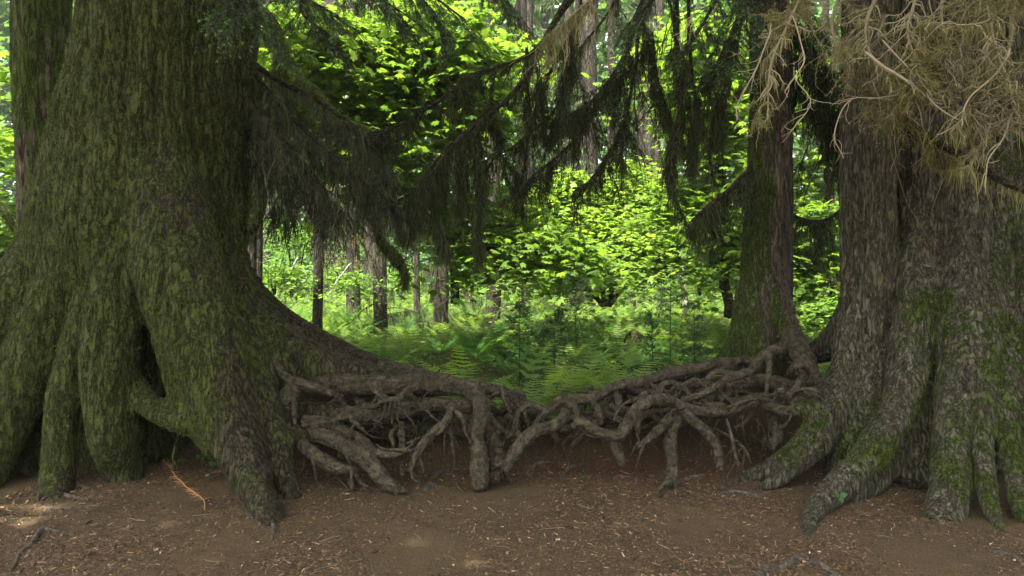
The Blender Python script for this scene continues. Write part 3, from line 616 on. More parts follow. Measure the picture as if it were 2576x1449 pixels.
# centre: dark boughs reaching over from the red-brown tree and from above
CB = (([(1930,-900,7.0,16),(1700,-420,7.2,15),(1480,-60,7.2,13),(1390,60,7.2,11),(1340,165,7.1,10),(1290,240,7.1,9),(1180,335,7.1,8),(1120,400,7.0,6),(1060,465,7.0,4),(1000,500,7.0,2)], .42, 1.),
      ([(1440,-20,7.4,10),(1340,130,7.5,8),(1200,190,7.6,7),(1080,270,7.8,6),(980,320,7.9,4),(900,340,8.0,2)], .1, .9),
      ([(1930,-800,7.0,14),(1740,-250,7.3,11),(1620,0,7.4,9),(1580,130,7.4,8),(1510,250,7.5,7),(1450,350,7.5,5),(1340,440,7.6,3)], .4, .9),
      ([(1700,-150,7.4,8),(1620,60,7.3,7),(1600,180,7.2,6),(1560,330,7.2,5),(1500,430,7.2,3),(1440,480,7.2,2)], .3, .8),
      ([(1560,-100,7.7,8),(1450,60,7.8,7),(1370,200,7.9,6),(1330,330,8.0,5),(1310,450,8.0,3),(1290,520,8.0,2)], .2, .85),
      ([(1620,40,7.3,7),(1640,150,7.3,6),(1660,260,7.3,5),(1700,350,7.4,3)], .05, .7))
for C, lo, k in CB:
    bough(tC, C, int(50*k), .58*k, int(360*k), .3, int(3700*k), .1, 'strand', sw=.0062, r_sc=.75, lo=lo, down=.45, fuzz=.9, droop=.12, fork=.7)
for C, k in (([(1600,-200,8.4,6),(1540,20,8.4,5),(1460,120,8.5,4),(1420,230,8.5,3),(1400,330,8.5,2)], .8), ([(1480,-100,7.8,6),(1440,120,7.8,5),(1400,260,7.9,4),(1300,360,8,3),(1200,410,8,2)], .8),
             ([(1250,180,7.4,5),(1230,280,7.4,4),(1260,380,7.4,3),(1290,430,7.5,2)], .6), ([(1660,-100,8,6),(1700,100,8,5),(1720,220,8,4),(1770,310,8,2)], .7), ([(1180,330,7.3,5),(1090,420,7.2,4),(1030,500,7.1,3),(1000,560,7,2)], .6),
             ([(1620,120,7.5,5),(1560,200,7.5,4),(1470,270,7.5,3),(1410,300,7.5,2)], .6)):
    bough(tC, C, int(32*k), .55*k, int(280*k), .28, int(2800*k), .1, 'strand_grey' if C[0][2] > 8.1 else 'strand', sw=.0062, r_sc=.7, lo=.1, down=.4, fuzz=.9, droop=.12, fork=.7)
# long dark pendulous cords
for C, nst in (([(1180,330,7.1,6),(1205,430,7.05,7),(1208,520,7.0,8),(1200,600,7.0,9),(1212,640,7.0,5)], 2600), ([(1120,400,7.0,6),(1105,480,7.0,8),(1095,560,7.0,10),(1130,640,7.0,8)], 2200),
          ([(1160,360,7.0,5),(1165,450,7.0,7),(1160,530,7.0,8)], 1500), ([(1060,460,7.0,5),(1050,540,7.0,6),(1010,590,7.0,4)], 1500),
          ([(1700,-60,7.0,7),(1704,130,7.0,8),(1712,280,7.0,7),(1690,420,7.0,5),(1700,500,7.0,4),(1745,600,7.0,2)], 900), ([(1730,-60,6.9,5),(1740,180,6.9,4),(1770,330,6.9,4),(1800,470,6.9,3)], 500),
          ([(1820,180,7.0,6),(1808,280,7.0,12),(1800,360,7.0,6)], 3200), ([(1755,250,7.1,5),(1745,350,7.1,9),(1740,430,7.1,4)], 1800), ([(1715,290,7.1,5),(1690,370,7.1,9),(1685,450,7.1,4)], 1600),
          ([(1325,120,7.3,4),(1330,250,7.3,3),(1345,380,7.3,2)], 200), ([(1640,80,7.3,4),(1660,220,7.3,3),(1740,420,7.3,2)], 400)):
    p, r = rows(C, n=8); mb = MB(); add_tube(mb, p, r, 7, .3, 10, .4); bo = mb.build('bough', M['twig'], tC, smooth=True)
    mm = MB(); s, t, u, _ = along(p[None], nst); ribbons(mm, s+rng.normal(size=(nst, 3))*.025, DOWN+rdir(nst)*.45, .09*rng.lognormal(0, .6, nst), .0085, 3, .5)
    mo = mm.build('hanging_moss', M['strand']); attach2(mo, bo); tag(mo, kind='stuff')
# boughs of the red-brown tree and the grey one
for C, k in (([(1925,400,7.0,8),(1860,450,6.9,7),(1800,500,6.8,6),(1740,560,6.8,3)], .6), ([(1940,-200,7,9),(1850,60,6.8,7),(1790,190,6.8,4)], .7), ([(1950,150,7,8),(2030,260,7.2,6),(2100,350,7.4,4),(2150,480,7.6,2)], .8),
             ([(1950,0,7,8),(2040,130,7.0,6),(2120,250,7.0,3)], .9), ([(1945,520,7,6),(2040,560,7.4,5),(2130,520,7.7,3)], .4)):
    b_, T, G = bough(tC, C, int(40*k), .5*k+.1, int(340*k), .22, int(4200*k), .13, 'strand', sw=.009)
    nn = MB(); s, t, u, _ = along(np.concatenate([T[:, [0, 1, 2, 3, 5, 6]], G]), 5000); ribbons(nn, s, t+rdir(5000)*.8, .022, .004, 1, 0); nd = nn.build('needles', M['needle']); attach2(nd, b_); tag(nd, kind='stuff')
# right: bright tan lichen-hung twigs close to the camera
TB = (([(2250,-500,5.6,12),(2230,-100,5.0,9),(2180,60,4.7,7),(2200,160,4.6,6),(2290,220,4.5,4)], .9), ([(2372,-600,5.7,12),(2380,-150,5.0,8),(2360,60,4.7,6),(2440,200,4.5,5),(2530,260,4.4,3)], 1.),
      ([(2600,-400,5.5,12),(2560,-60,4.8,8),(2540,120,4.6,7),(2480,230,4.5,5),(2400,330,4.4,3)], 1.), ([(2180,-500,5.7,12),(2060,-120,5.0,8),(2000,40,4.7,6),(1940,160,4.6,5),(1930,300,4.5,3)], .75),
      ([(2600,-250,5.4,10),(2640,100,4.9,7),(2580,250,4.7,6),(2500,330,4.6,4),(2440,420,4.5,2)], .9), ([(2184,-400,5.9,10),(2120,-60,5.4,7),(2090,80,5.2,6),(2150,200,5.0,5),(2260,260,4.9,3)], .8),
      ([(2300,-300,5.4,10),(2300,-20,4.7,7),(2290,100,4.5,5),(2330,220,4.4,3)], .9), ([(2600,-100,5.0,9),(2520,20,4.6,7),(2440,60,4.4,5),(2330,60,4.4,3)], .9),
      ([(2450,-300,5.4,9),(2470,-20,4.6,6),(2500,120,4.4,5),(2560,250,4.3,3)], .9))
for C, k in TB:
    b_, T, G = bough(tE if C[0][0] > 2200 else tD, C, int(44*k), .3*k, int(430*k), .14, int(2600*k), .04, 'strand_tan', 'twig_tan', sw=.0048, r_sc=.6, tt=.7, cf=8, droop=.12, down=.2, fuzz=2.2, fork=.9, side=1.1, wig=.3, dn=.3)
# traced bare twigs that stand out pale
for C in ([(2180,130,4.5,5),(2230,170,4.45,6),(2285,208,4.4,5),(2300,218,4.4,2)], [(1990,40,4.4,2.5),(2015,110,4.4,3),(2020,160,4.4,2.5),(1985,210,4.4,2),(1975,230,4.4,1.3)], [(1938,60,4.5,2),(1930,100,4.5,2.5),(1890,200,4.5,2.3),(1855,270,4.5,2),(1850,300,4.5,1.5)],
          [(2185,250,4.7,2),(2300,235,4.6,3),(2420,240,4.6,2),(2490,238,4.6,1.3)], [(2250,250,4.6,2),(2140,250,4.6,2),(2100,330,4.6,2),(2120,400,4.6,1.5)], [(2000,200,4.4,2),(2040,260,4.4,2),(1990,330,4.4,1.5)],
          [(2540,120,4.3,3),(2500,190,4.3,4),(2440,250,4.3,3),(2420,320,4.3,2)], [(2560,200,4.3,2.5),(2530,330,4.3,2.5),(2490,400,4.3,2.5),(2483,470,4.3,2.2)], [(2220,100,4.4,3),(2300,190,4.4,3),(2350,260,4.4,3),(2430,310,4.4,2.5),(2560,330,4.4,1.5)],
          [(1760,0,4.8,2.2),(1735,60,4.8,2.4),(1705,100,4.8,2)]):
    p, r = rows(C, n=10); p = p+np.stack([vnoise(p*9, 90+k) for k in range(3)], 1)*.012; mb = MB(); add_tube(mb, p, r*.65, 7, .3, 20, .72)
    n = 10; s, t, u, _ = along(p[None], n, .2, 1.); W = walks(s, t+rdir(n)*.9, rng.uniform(.06, .2, n), 6, .05, .22); prisms(mb, W, .003, .0012, .75)
    mb.build('twig', M['twig_tan'], tD if C[0][0] < 2200 else tE, smooth=True)
# the thick mossy limb sloping across the broad trunk
b_, T, G = bough(tE, [(2200,230,5.5,8),(2260,290,5.4,11),(2330,335,5.35,13),(2400,380,5.3,12),(2480,435,5.2,10),(2590,500,5.1,8)], 60, .15, 420, .08, 7000, .05, 'strand_tan', 'twig', sw=.0055, lo=0, down=.6, droop=.25)
# ---------------------------------------------------------------- green needle sprays along the top edge
def needle_bough(tree, C, ntw, tl, tips=.1):
    p, r = rows(C, n=8); mb = MB(); add_tube(mb, p, r, 7, .2, 12, .4)
    s, t, u, _ = along(p[None], ntw, .2, 1.); sd = np.cross(t, [0, 0, 1.]); sd /= np.linalg.norm(sd, axis=1)[:, None]+1e-9
    T = walks(s, t*.8+sd*rng.choice([-1, 1], ntw)[:, None]*.9+DOWN*.3+rdir(ntw)*.2, tl*rng.uniform(.5, 1.2, ntw), 6, .07, .05); prisms(mb, T, .004, .0015, .5)
    n = ntw*9; s, t, u, _ = along(T, n, .1, 1.); G = walks(s, t+rdir(n)*.7+DOWN*.2, rng.uniform(.05, .14, n), 3, .05, .05); prisms(mb, G, .002, .001, .5)
    bo = mb.build('bough', M['twig'], tree, smooth=True)
    W = np.concatenate([T[:, [0, 2, 4, 6]], G]); n = ntw*190; s, t, u, _ = along(W, n); nn = MB(); q = rdir(n); q[:, 2] *= .4
    ribbons(nn, s, t*.5+q, .017*rng.lognormal(0, .2, n), .0036, 1, 0); nd = nn.build('needles', M['needle']); attach2(nd, bo); tag(nd, kind='stuff')
    k = int(n*tips/12); s = G[rng.integers(0, len(G), k), -1]; s = np.repeat(s, 9, 0); nn = MB(); ribbons(nn, s, rdir(len(s), -.2), .016, .004, 1, 0)
    nd = nn.build('fresh_tips', M['needle_tip']); attach2(nd, bo); tag(nd, kind='stuff')
for C in ([(480,-260,5.3,9),(560,-60,4.7,6),(600,10,4.5,4),(625,50,4.4,2)], [(600,-300,5.4,9),(680,-70,4.9,6),(760,-10,4.7,4),(850,40,4.6,2)], [(650,-300,5.4,9),(820,-90,5,6),(930,-20,4.8,4),(1010,30,4.7,2)],
          [(620,-300,5.6,9),(900,-130,5.2,6),(1060,-30,5,4),(1170,50,4.9,2)], [(640,-350,5.6,9),(740,-60,5.2,6),(760,30,5.1,4),(800,70,5,2)], [(640,-350,5.9,9),(960,-90,5.6,6),(1080,20,5.5,4),(1120,90,5.5,2)], [(640,-400,5.6,9),(1100,-160,5.2,6),(1230,-40,5.1,4),(1310,40,5,2)]):
    needle_bough(tA, C, 36, .36, .25)
for C in ([(1935,-300,6.8,9),(1830,-60,6.3,6),(1780,40,6.2,4),(1740,110,6.1,2)], [(1940,-250,6.8,9),(1880,0,6.2,6),(1860,80,6.1,4),(1850,160,6,2)], [(1940,-200,6.8,9),(2000,10,6.3,6),(2060,80,6.2,4),(2120,150,6,2)],
          [(1935,-350,6.8,9),(1800,-120,6,6),(1850,-30,5.8,4),(1930,60,5.7,2)], [(1935,-300,6.8,9),(1700,-100,6.6,6),(1640,0,6.5,4),(1580,60,6.5,2)]):
    needle_bough(tC, C, 36, .45, .5)
# brown dead sprays top centre
bough(tC, [(1760,-300,6,9),(1560,-80,5.4,6),(1470,10,5.2,5),(1400,70,5.1,2)], 40, .35, 300, .15, 3000, .04, 'strand_tan', 'twig_tan', sw=.005, r_sc=.7, fork=.9)
# ---------------------------------------------------------------- unseen crowns above the frame, placed and shaped to shade the foreground
def crown(tree, c, rad, n, size, z0=None):
    q = rdir(n)*rng.random(n)[:, None]**.33; q = q*np.array(rad)+np.array(c); q += .8*np.stack([vnoise(q*.5, 100+k) for k in range(3)], 1)
    q = q[vnoise(q*.6, 105) > -.55]; mb = MB(); leaves(mb, LEAF_Q, q, size, .7, .3); n2 = len(q)
    o = mb.build('crown', M['dark_leaf'], tree); tag(o, kind='stuff'); return o
crown(tA, (-4.8, 2.6, 9.6), (5.2, 5.0, 2.2), 19000, .28)
crown(tB, (-8.5, 6, 11), (3.5, 2.5, 2.4), 1800, .3)
crown(tC, (.6, 3.2, 10.4), (4.4, 4.8, 2.0), 14000, .28)
crown(tD, (3.2, 1.8, 8.8), (3.0, 3.8, 1.5), 6000, .26)
crown(tE, (5.2, 3.6, 10.0), (4.0, 4.0, 2.0), 7000, .28)
crown(tF, (8.2, 3.6, 8.8), (3.2, 4.0, 2.4), 3500, .28)
# ================================================================ broadleaf trees and shrubs behind
def layered(n, c, rad, layer=.22, seed=0):
    m_ = max(3, n//20); c0 = rdir(m_)*rng.random(m_)[:, None]**.36*np.array(rad)+np.array(c)
    c0 = c0[fbm(c0*np.array([.9, .9, 1.8])/max(rad[0], .6)*2.2, 3, seed) > -.2]; m_ = len(c0)
    if not m_: return np.zeros((0, 3))
    i = rng.integers(0, m_, n); sz = rng.uniform(.7, 1.5, m_)*layer*1.25; nx = rng.normal(size=m_)*.22; ny = rng.normal(size=m_)*.22
    o = rng.normal(size=(n, 2))*sz[i][:, None]*[1.25, 1.]; r2 = (o**2).sum(1)
    q = c0[i].copy(); q[:, 0] += o[:, 0]; q[:, 1] += o[:, 1]; q[:, 2] += o[:, 0]*nx[i]+o[:, 1]*ny[i]-.35*r2/(sz[i]+.1)+rng.normal(size=n)*.02
    return q
def pbox(x, y, D, w, h): c = P(x, y, D); return c, (w/F*D, max(w/F*D*.7, .5), h/F*D)
def leafy(name, label, cat, base, blobs, limbs, size, mat, tmpl, group=None, barkm='twig', layer=.22, moss=None, droop=.25, tilt=.45, dens=1.):
    t = thing(name, base, label, cat, group); mb = MB()
    for C in limbs: p, r = rows(C, n=7); p = p+np.stack([vnoise(p*2, 110+k) for k in range(3)], 1)*.05; add_tube(mb, p, r, 8, .25, 7, .9 if moss else .3)
    if limbs: mb.build('trunk', M[barkm], t, smooth=True)
    lf = MB()
    for k, (x, y, D, w, h, n) in enumerate(blobs):
        c, rad = pbox(x, y, D, w, h); q = layered(int(n*dens), c, rad, layer, 120+k); q = q[q[:, 2] > .15]; leaves(lf, tmpl, q, size, tilt, droop)
    tag(lf.build('crown', M[mat], t), kind='stuff')
    if moss:
        mm = MB()
        for C in limbs:
            p, r = rows(C, n=7); n = int(moss*len(p)*60); s, tt, u, _ = along(p[None], n); rr = np.interp(u, np.linspace(0, 1, len(r)), r)
            o = rdir(n); ribbons(mm, s+o*(rr*.8)[:, None], o+DOWN*.9, .06*rng.lognormal(0, .6, n), .011, 2, .5)
        tag(mm.build('moss', M['moss'], t), kind='stuff')
    return t
def gp(x, D): return np.array([(x-CX)/F*D, D, float(gh((x-CX)/F*D, D))])
M['moss_limb'] = bark_mat('moss_wrapped_limb', (.02,.02,.008), (.045,.05,.015), (.08,.08,.03), moss=1, vs=1.)
leafy('bigleaf_maple', 'tall maple behind the giant spruce with thick moss-wrapped limbs and bright lobed leaves', 'tree', gp(560, 10.5),
  [(760,120,11.5,170,130,1500),(960,160,12.5,190,150,2100),(1130,250,12.5,170,150,1700),(900,330,12,160,110,1100),(1030,60,12,220,90,1300),(1200,120,13,150,120,1200),(1000,430,12.5,180,90,700),(690,260,11.5,90,160,700)],
  [[(560,1000,10.5,60),(575,600,10.4,50),(590,300,10.2,42),(610,60,9.8,32),(660,40,9.6,17),(700,85,9.5,15),(740,180,9.4,14),(800,240,9.3,14),(850,300,9.2,13),(920,330,9.2,9),(960,345,9.2,5)],
   [(850,300,9.2,10),(900,370,9.1,11),(960,440,9.0,12),(1010,470,9.0,9),(1060,480,9.0,5)],[(960,440,9.0,8),(925,510,8.9,12),(945,560,8.9,12),(960,610,8.9,11),(990,640,8.9,15),(1015,680,8.9,10),(1018,725,8.9,5)],
   [(700,85,9.5,10),(705,160,9.5,13),(690,200,9.5,9)],[(590,300,10.2,14),(650,460,10,13),(640,560,9.8,12),(615,590,9.7,8)],[(610,-100,10,40),(600,-500,10.3,30)]],
  .17, 'maple', LEAF, barkm='moss_limb', moss=1.)
leafy('maple_tree', 'young maple with a long low arching limb of layered leaves before the thin trunks', 'tree', gp(1150, 13.5),
  [(1210,520,13,120,70,800),(1300,590,12.6,150,60,1000),(1430,640,12.5,120,45,700),(1230,640,13,110,60,500),(1120,560,13.3,70,60,300),(1330,520,13.3,80,40,300)],
  [[(1150,760,13.5,12),(1140,660,13.3,10),(1130,600,13.1,8),(1200,590,12.9,7),(1300,610,12.7,6),(1400,630,12.6,5),(1500,615,12.5,2)],[(1150,600,13.1,5),(1200,540,13.1,4),(1290,490,13.1,2)],[(1190,595,13.1,5),(1280,660,12.9,4),(1330,700,12.8,2)]],
  .15, 'maple', LEAF, moss=.25)
leafy('vine_maple', 'sunlit yellow-green vine maple filling the gap in the middle of the clearing', 'tree', gp(1520, 17),
  [(1430,500,17,75,40,1100),(1590,490,17,80,50,1400),(1440,445,17,35,28,330),(1590,425,17,32,30,330),(1380,480,17,45,22,330),(1640,470,17,45,35,500),(1500,560,16.8,140,50,2300),(1660,560,17,90,50,1400),(1400,560,17,80,40,900),(1560,610,16.5,160,45,2000),(1700,600,16.8,100,50,1200),(1370,645,16,90,30,900),(1480,650,15.8,100,30,900),(1640,640,16,100,35,1000),(1500,500,17.4,100,60,700)],
  [[(1520,770,17,8),(1500,680,17,7),(1470,590,17,5),(1476,520,17,3),(1440,450,17,1.5)],[(1525,770,17,8),(1560,650,17,6),(1570,560,17,5),(1590,430,17,1.5)],[(1530,770,17,8),(1600,680,17,5),(1660,600,17,4),(1720,560,17,1.5)],[(1515,770,17,7),(1440,690,16.8,5),(1370,640,16.5,3),(1320,640,16.4,1.5)],[(1470,590,17,3),(1420,530,17,2),(1370,480,17,1)]],
  .12, 'vine', LEAF_S, layer=.2, tilt=.4, droop=.15, dens=2.2)
leafy('maple_tree', 'bright maple just behind the left side of the red-brown trunk', 'tree', gp(1800, 13),
  [(1790,120,13,90,110,900),(1760,260,13,80,110,800),(1820,400,13,70,130,900),(1780,530,13,110,70,900),(1840,620,12.8,80,60,600),(1720,480,13.5,80,60,500),(1690,120,14,70,100,500),(1850,250,13,60,90,400)],
  [[(1830,800,13,14),(1820,600,13,12),(1810,300,13,10),(1800,0,13,9),(1800,-300,13,7)],[(1815,560,13,6),(1760,540,12.8,4),(1700,560,12.6,2)],[(1812,340,13,6),(1760,260,13,4),(1720,200,13,2)]], .16, 'maple', LEAF)
leafy('maple_tree', 'maple seen in the narrow gap between the red-brown and the grey trunk', 'tree', gp(2060, 14),
  [(2060,230,14,90,100,700),(2060,620,14,100,90,1400),(2080,740,13.5,90,60,700),(2060,450,14.5,90,90,600),(2040,540,13.6,80,40,500)],
  [[(2100,850,14,14),(2090,600,14,12),(2085,300,14,10),(2080,-100,14,8)],[(2090,600,14,6),(2030,560,13.8,4),(1990,580,13.6,2)]], .16, 'maple', LEAF)
leafy('maple_tree', 'leafy maple at the left picture edge behind the brown mossy trunk', 'tree', gp(10, 12),
  [(10,560,12,60,90,500),(10,380,12,55,60,250),(20,680,12,60,50,300),(10,200,13,60,60,150),(185,160,14,40,100,200),(190,30,14,40,60,150)],
  [[(-60,820,9.5,26),(-20,740,9.4,24),(40,660,9.3,22),(90,600,9.3,18)],[(-50,790,9.5,12),(-45,600,10.3,11),(-30,500,11,10),(0,520,11,10),(30,570,11,8),(70,590,11,6)],[(-40,770,9.45,10),(-30,660,10.4,9),(10,640,11,9),(60,610,11,6)]], .16, 'maple', LEAF, barkm='moss_limb', moss=.8)
# ---------------------------------------------------------------- far trunks
def far_tree(label, x, D, w, top=-300, lean=0, moss=.5, nb=18, mat='far_bark', group=None, leaf=None, nleaf=0, name='conifer_tree', smat='strand_grey', cz=0):
    b = gp(x, D); t = thing(name, b, label, 'tree', group); mb = MB(); yb = HY+(CAMH-b[2]+.1)/D*F
    yt = top; C = [(x, yb, D, w*.72), (x+lean*.1, yb-40, D, w*.55), (x+lean*.5, (yb+yt)/2, D, w*.48), (x+lean, yt, D, w*.4)]
    p, r = rows(C, n=9); p = p+np.stack([vnoise(p*.5, 130+k) for k in range(3)], 1)*.06; add_tube(mb, p, r, 12, .16, 3, .25)
    tr = mb.build('trunk', M[mat], t, smooth=True)
    if nb:
        mb = MB(); s, tt, u, _ = along(p[None], nb, .12, .95); d = rdir(nb); d[:, 2] = rng.uniform(-.5, .25, nb); L = rng.uniform(.3, 1.3, nb)
        T = walks(s, d, L, 6, .12, .12); prisms(mb, T, .018, .004, .2)
        k = nb*5; s, tt, u, _ = along(T, k, .1, 1.); G = walks(s, tt+rdir(k)*.8+DOWN*.4, rng.uniform(.1, .4, k), 3, .15, .15); prisms(mb, G, .006, .002, .2)
        mb.build('branches', M['twig'], t)['kind'] = 'stuff'
        mm = MB(); k = int(nb*110*moss); s, tt, u, _ = along(np.concatenate([T[:, [0, 2, 4, 6]], G]), k); ribbons(mm, s, DOWN+rdir(k)*.3, .18*rng.lognormal(0, .6, k), .013, 2, .4)
        if k: mm.build('hanging_moss', M[smat], t)['kind'] = 'stuff'
    if nleaf:
        lf = MB(); n = nleaf; nb2 = 60; s, tt, u, _ = along(p[None], nb2, .1+cz, 1.); d = rdir(nb2); d[:, 2] = .05; T = walks(s, d, rng.uniform(.8, 2.4, nb2), 6, .14, .06)
        s, tt, u, _ = along(T, n, .1, 1., .8); ribbons(lf, s, tt*.5+DOWN*.5+rdir(n)*.5, .22*rng.lognormal(0, .4, n), .05, 2, .3); lf.build('crown', M[leaf], t)['kind'] = 'stuff'
    return t
FT = [('pale reddish double trunk right beside the giant spruce, short stubs on its bark', 628, 13, 26, -300, 10, .6, 26), ('second stem of the pale reddish pair, behind and to the right', 650, 14, 20, -300, 6, .5, 14),
 ('slim dark trunk standing alone under the grey curtains of moss', 797, 15.5, 25, -200, 8, .5, 34), ('dark trunk below the drooping mossy limb with a leaning dead stem against it', 955, 18, 34, -200, 0, .8, 34),
 ('thin reddish trunk in the shade between two thicker ones', 1045, 20, 15, -100, 4, .5, 20), ('dark trunk wrapped in shaggy moss beneath the long black moss cords', 1108, 18, 36, -200, -3, 1.3, 44),
 ('straight brown trunk below the low maple limb', 1241, 21, 34, -200, 0, .4, 16), ('shorter-looking brown trunk left of the vine maple', 1316, 22, 30, -200, 0, .4, 16),
 ('golden sunlit trunk hung with pale moss behind the dark solitary trunk', 886, 21, 34, -200, 3, 1.6, 50)]
for l, x, D, w, tp, ln, ms, nb in FT: far_tree(l, x, D, w, tp, ln, ms, nb, smat='strand_tan' if 'golden' in l else 'strand_grey')
pool = []
for k in range(22):
    D = rng.uniform(26, 52); x = rng.uniform(-500, 3000) if k > 8 else rng.uniform(600, 2150)
    far_tree('distant conifer trunk hung with moss, deep in the forest behind the clearing', x, D, rng.uniform(.35, .9)*F/D, -500, rng.uniform(-15, 15), .25, 14, group='distant conifers behind the clearing', leaf='far_conifer', nleaf=800, cz=.1)
# pale drooping conifers above the vine maple
for l, x, D in (('tall pale-green conifer with drooping sprays rising above the vine maple', 1430, 27), ('pale-green weeping conifer between the vine maple and the bright maple', 1660, 26), ('soft grey-green conifer behind the dark boughs, further back', 1540, 33), ('pale conifer partly hidden by the low maple limb', 1330, 29)):
    far_tree(l, x, D, 22, -500, 0, .3, 16, leaf='far_conifer', nleaf=9000, cz=.12)
# ---------------------------------------------------------------- shrub layer
SH = [(690,690,15,'low bright shrub at the foot of the reddish pair of trunks'),(860,700,17.5,'shady shrub between the solitary dark trunk and its neighbour'),(1000,700,21,'shrub glimpsed under the mossy limb'),(1170,700,22,'shrub between the shaggy trunk and the brown one'),(1290,700,24,'small shrub at the foot of the paired brown trunks'),
      (1390,715,18,'low shrub at the left foot of the vine maple'),(1760,690,19,'bright low shrub right of the pale broken snag'),(1830,700,15,'shrub touching the left edge of the red-brown trunk'),(2040,700,18,'sunny shrub in the gap beside the grey trunk'),(1640,715,20,'shrub below the right-hand side of the vine maple'),(740,600,19,'tall shrub whose leaves show between the moss curtains'),(2090,770,13,'leafy shrub at the left edge of the grey trunk')]
for x, y, D, l in SH:
    leafy('shrub', l, 'shrub', gp(x, D), [(x, y-12, D, 62, 30, 700), (x+30, y, D-.4, 45, 22, 300)], [[(x, 740, D, 3), (x-8, 700, D, 2.4), (x-20, y-20, D, 1.2)], [(x, 740, D, 3), (x+10, 700, D, 2.2), (x+30, y-20, D, 1)]], .09, 'shrub', LEAF_S, layer=.16)
# far wood as one mass
mb = MB()
n = 95000; X = rng.uniform(-48, 48, n); Y = rng.uniform(46, 62, n); Z = rng.random(n)**.9*28
q = np.stack([X, Y, Z], 1); k = fbm(q*np.array([.16, .16, .22]), 4, 140) > -.3; q = q[k]
leaves(mb, LEAF_Q, q, .62, .8, .4)
n = 26000; q = np.stack([rng.uniform(-62, 62, n), rng.uniform(66, 80, n), rng.random(n)*36], 1); leaves(mb, LEAF_Q, q[fbm(q*.12, 3, 143) > -.42], 1.15, .8, .4)
n = 26000; a = rng.uniform(-40, 40, n); b = rng.uniform(26, 46, n); q = np.stack([a*b/40, b, rng.random(n)**1.5*4.5+.1], 1); k = fbm(q*.35, 3, 141) > .0; leaves(mb, LEAF_Q, q[k], .26, .6, .3)
tag(mb.build('distant_forest', M['far_leaf']), 'hazy green wood closing the view behind all the trunks', 'forest', kind='stuff')
# side and rear wood outside the frame so that the light falls as in a forest
mb = MB()
n = 9000; an = rng.uniform(0, 2*np.pi, n); R = rng.uniform(17, 24, n); q = np.stack([R*np.cos(an), R*np.sin(an)*1.0+2, rng.random(n)*11], 1)
k = (np.abs(q[:, 0]) > .8*q[:, 1]+3) & ~((q[:, 0] < -8) & (q[:, 1] < 12)) & (fbm(q*.25, 3, 142) > -.05); leaves(mb, LEAF_Q, q[k], .6, .8, .3)
tag(mb.build('surrounding_forest', M['dark_leaf']), 'dark woodland around the clearing, outside the picture', 'forest', kind='stuff')
# ---------------------------------------------------------------- ferns
def frond_mesh(L, npin, pl, arch, tip=.12, bip=False, w=1., tri=False):
    """spine in the YZ plane; returns verts/tris"""
    s = np.linspace(0, 1, npin+2); ang = arch[0]+(arch[1]-arch[0])*s; st = L/(npin+1)
    y = np.concatenate([[0], np.cumsum(np.cos(ang[:-1])*st)]); z = np.concatenate([[0], np.cumsum(np.sin(ang[:-1])*st)])
    v = []; f = []
    for k in range(1, npin+1):
        u = s[k]; ln = pl*(np.sin(np.pi*min(1, (u*.92+.1)))**.6 if not bip else (1-u)**.75*min(1, u*9+.3)); ln = pl*(1-u)**.8*min(1, u*7+.35) if tri else ln; t = np.array([0, math.cos(ang[k]), math.sin(ang[k])]); c = np.array([0, y[k], z[k]])
        ln0 = ln
        for sg in (-1, 1):
            d = np.array([sg, 0, 0])+t*rng.uniform(.2, .5)+np.array([0, 0, rng.uniform(-.25, .02)]); d /= np.linalg.norm(d); ln = ln0*rng.uniform(.8, 1.12)
            if not bip:
                b = len(v); v += [c-t*st*.42*w, c+t*st*.42*w, c+d*ln+t*.004, c+d*ln*.5+t*st*.5*w, ]; f += [(b, b+1, b+3), (b, b+3, b+2)]
            else:
                m_ = 7
                for j in range(m_):
                    a = (j+.4)/m_; cc = c+d*ln*a+np.array([0, 0, -.03*a*ln]); l2 = st*.62*(1-a*.75)
                    for s2 in (-1, 1):
                        e = t*s2+d*.45; b = len(v); v += [cc-d*ln*.055, cc+d*ln*.065, cc+e*l2]; f.append((b, b+1, b+2))
    b = len(v)
    for k in range(npin+1):
        c0 = np.array([0, y[k], z[k]]); c1 = np.array([0, y[k+1], z[k+1]]); b = len(v); v += [c0+[.0035, 0, 0], c0-[.0035, 0, 0], c1]; f.append((b, b+1, b+2))
    return np.array(v), np.array(f)
def rotz(a):
    c, s = np.cos(a), np.sin(a); z = np.zeros_like(c); o = z+1
    return np.stack([np.stack([c, -s, z], -1), np.stack([s, c, z], -1), np.stack([z, z, o], -1)], 1)
def rotx(a):
    c, s = np.cos(a), np.sin(a); z = np.zeros_like(c); o = z+1
    return np.stack([np.stack([o, z, z], -1), np.stack([z, c, -s], -1), np.stack([z, s, c], -1)], 1)
protos = []
for k in range(4):
    mb = MB()
    for j in range(30):
        a0 = rng.uniform(.65, 1.5); v, f = frond_mesh(rng.uniform(.35, 1.0), 34, rng.uniform(.06, .09), (a0, a0-rng.uniform(.5, 1.9)), w=.62)
        R = rotz(np.array([j*2.399+rng.normal()*.2]))[0]; mb.add(v@R.T, f, rng.random())
    protos.append(mb.mesh('sword_fern', M['fern']))
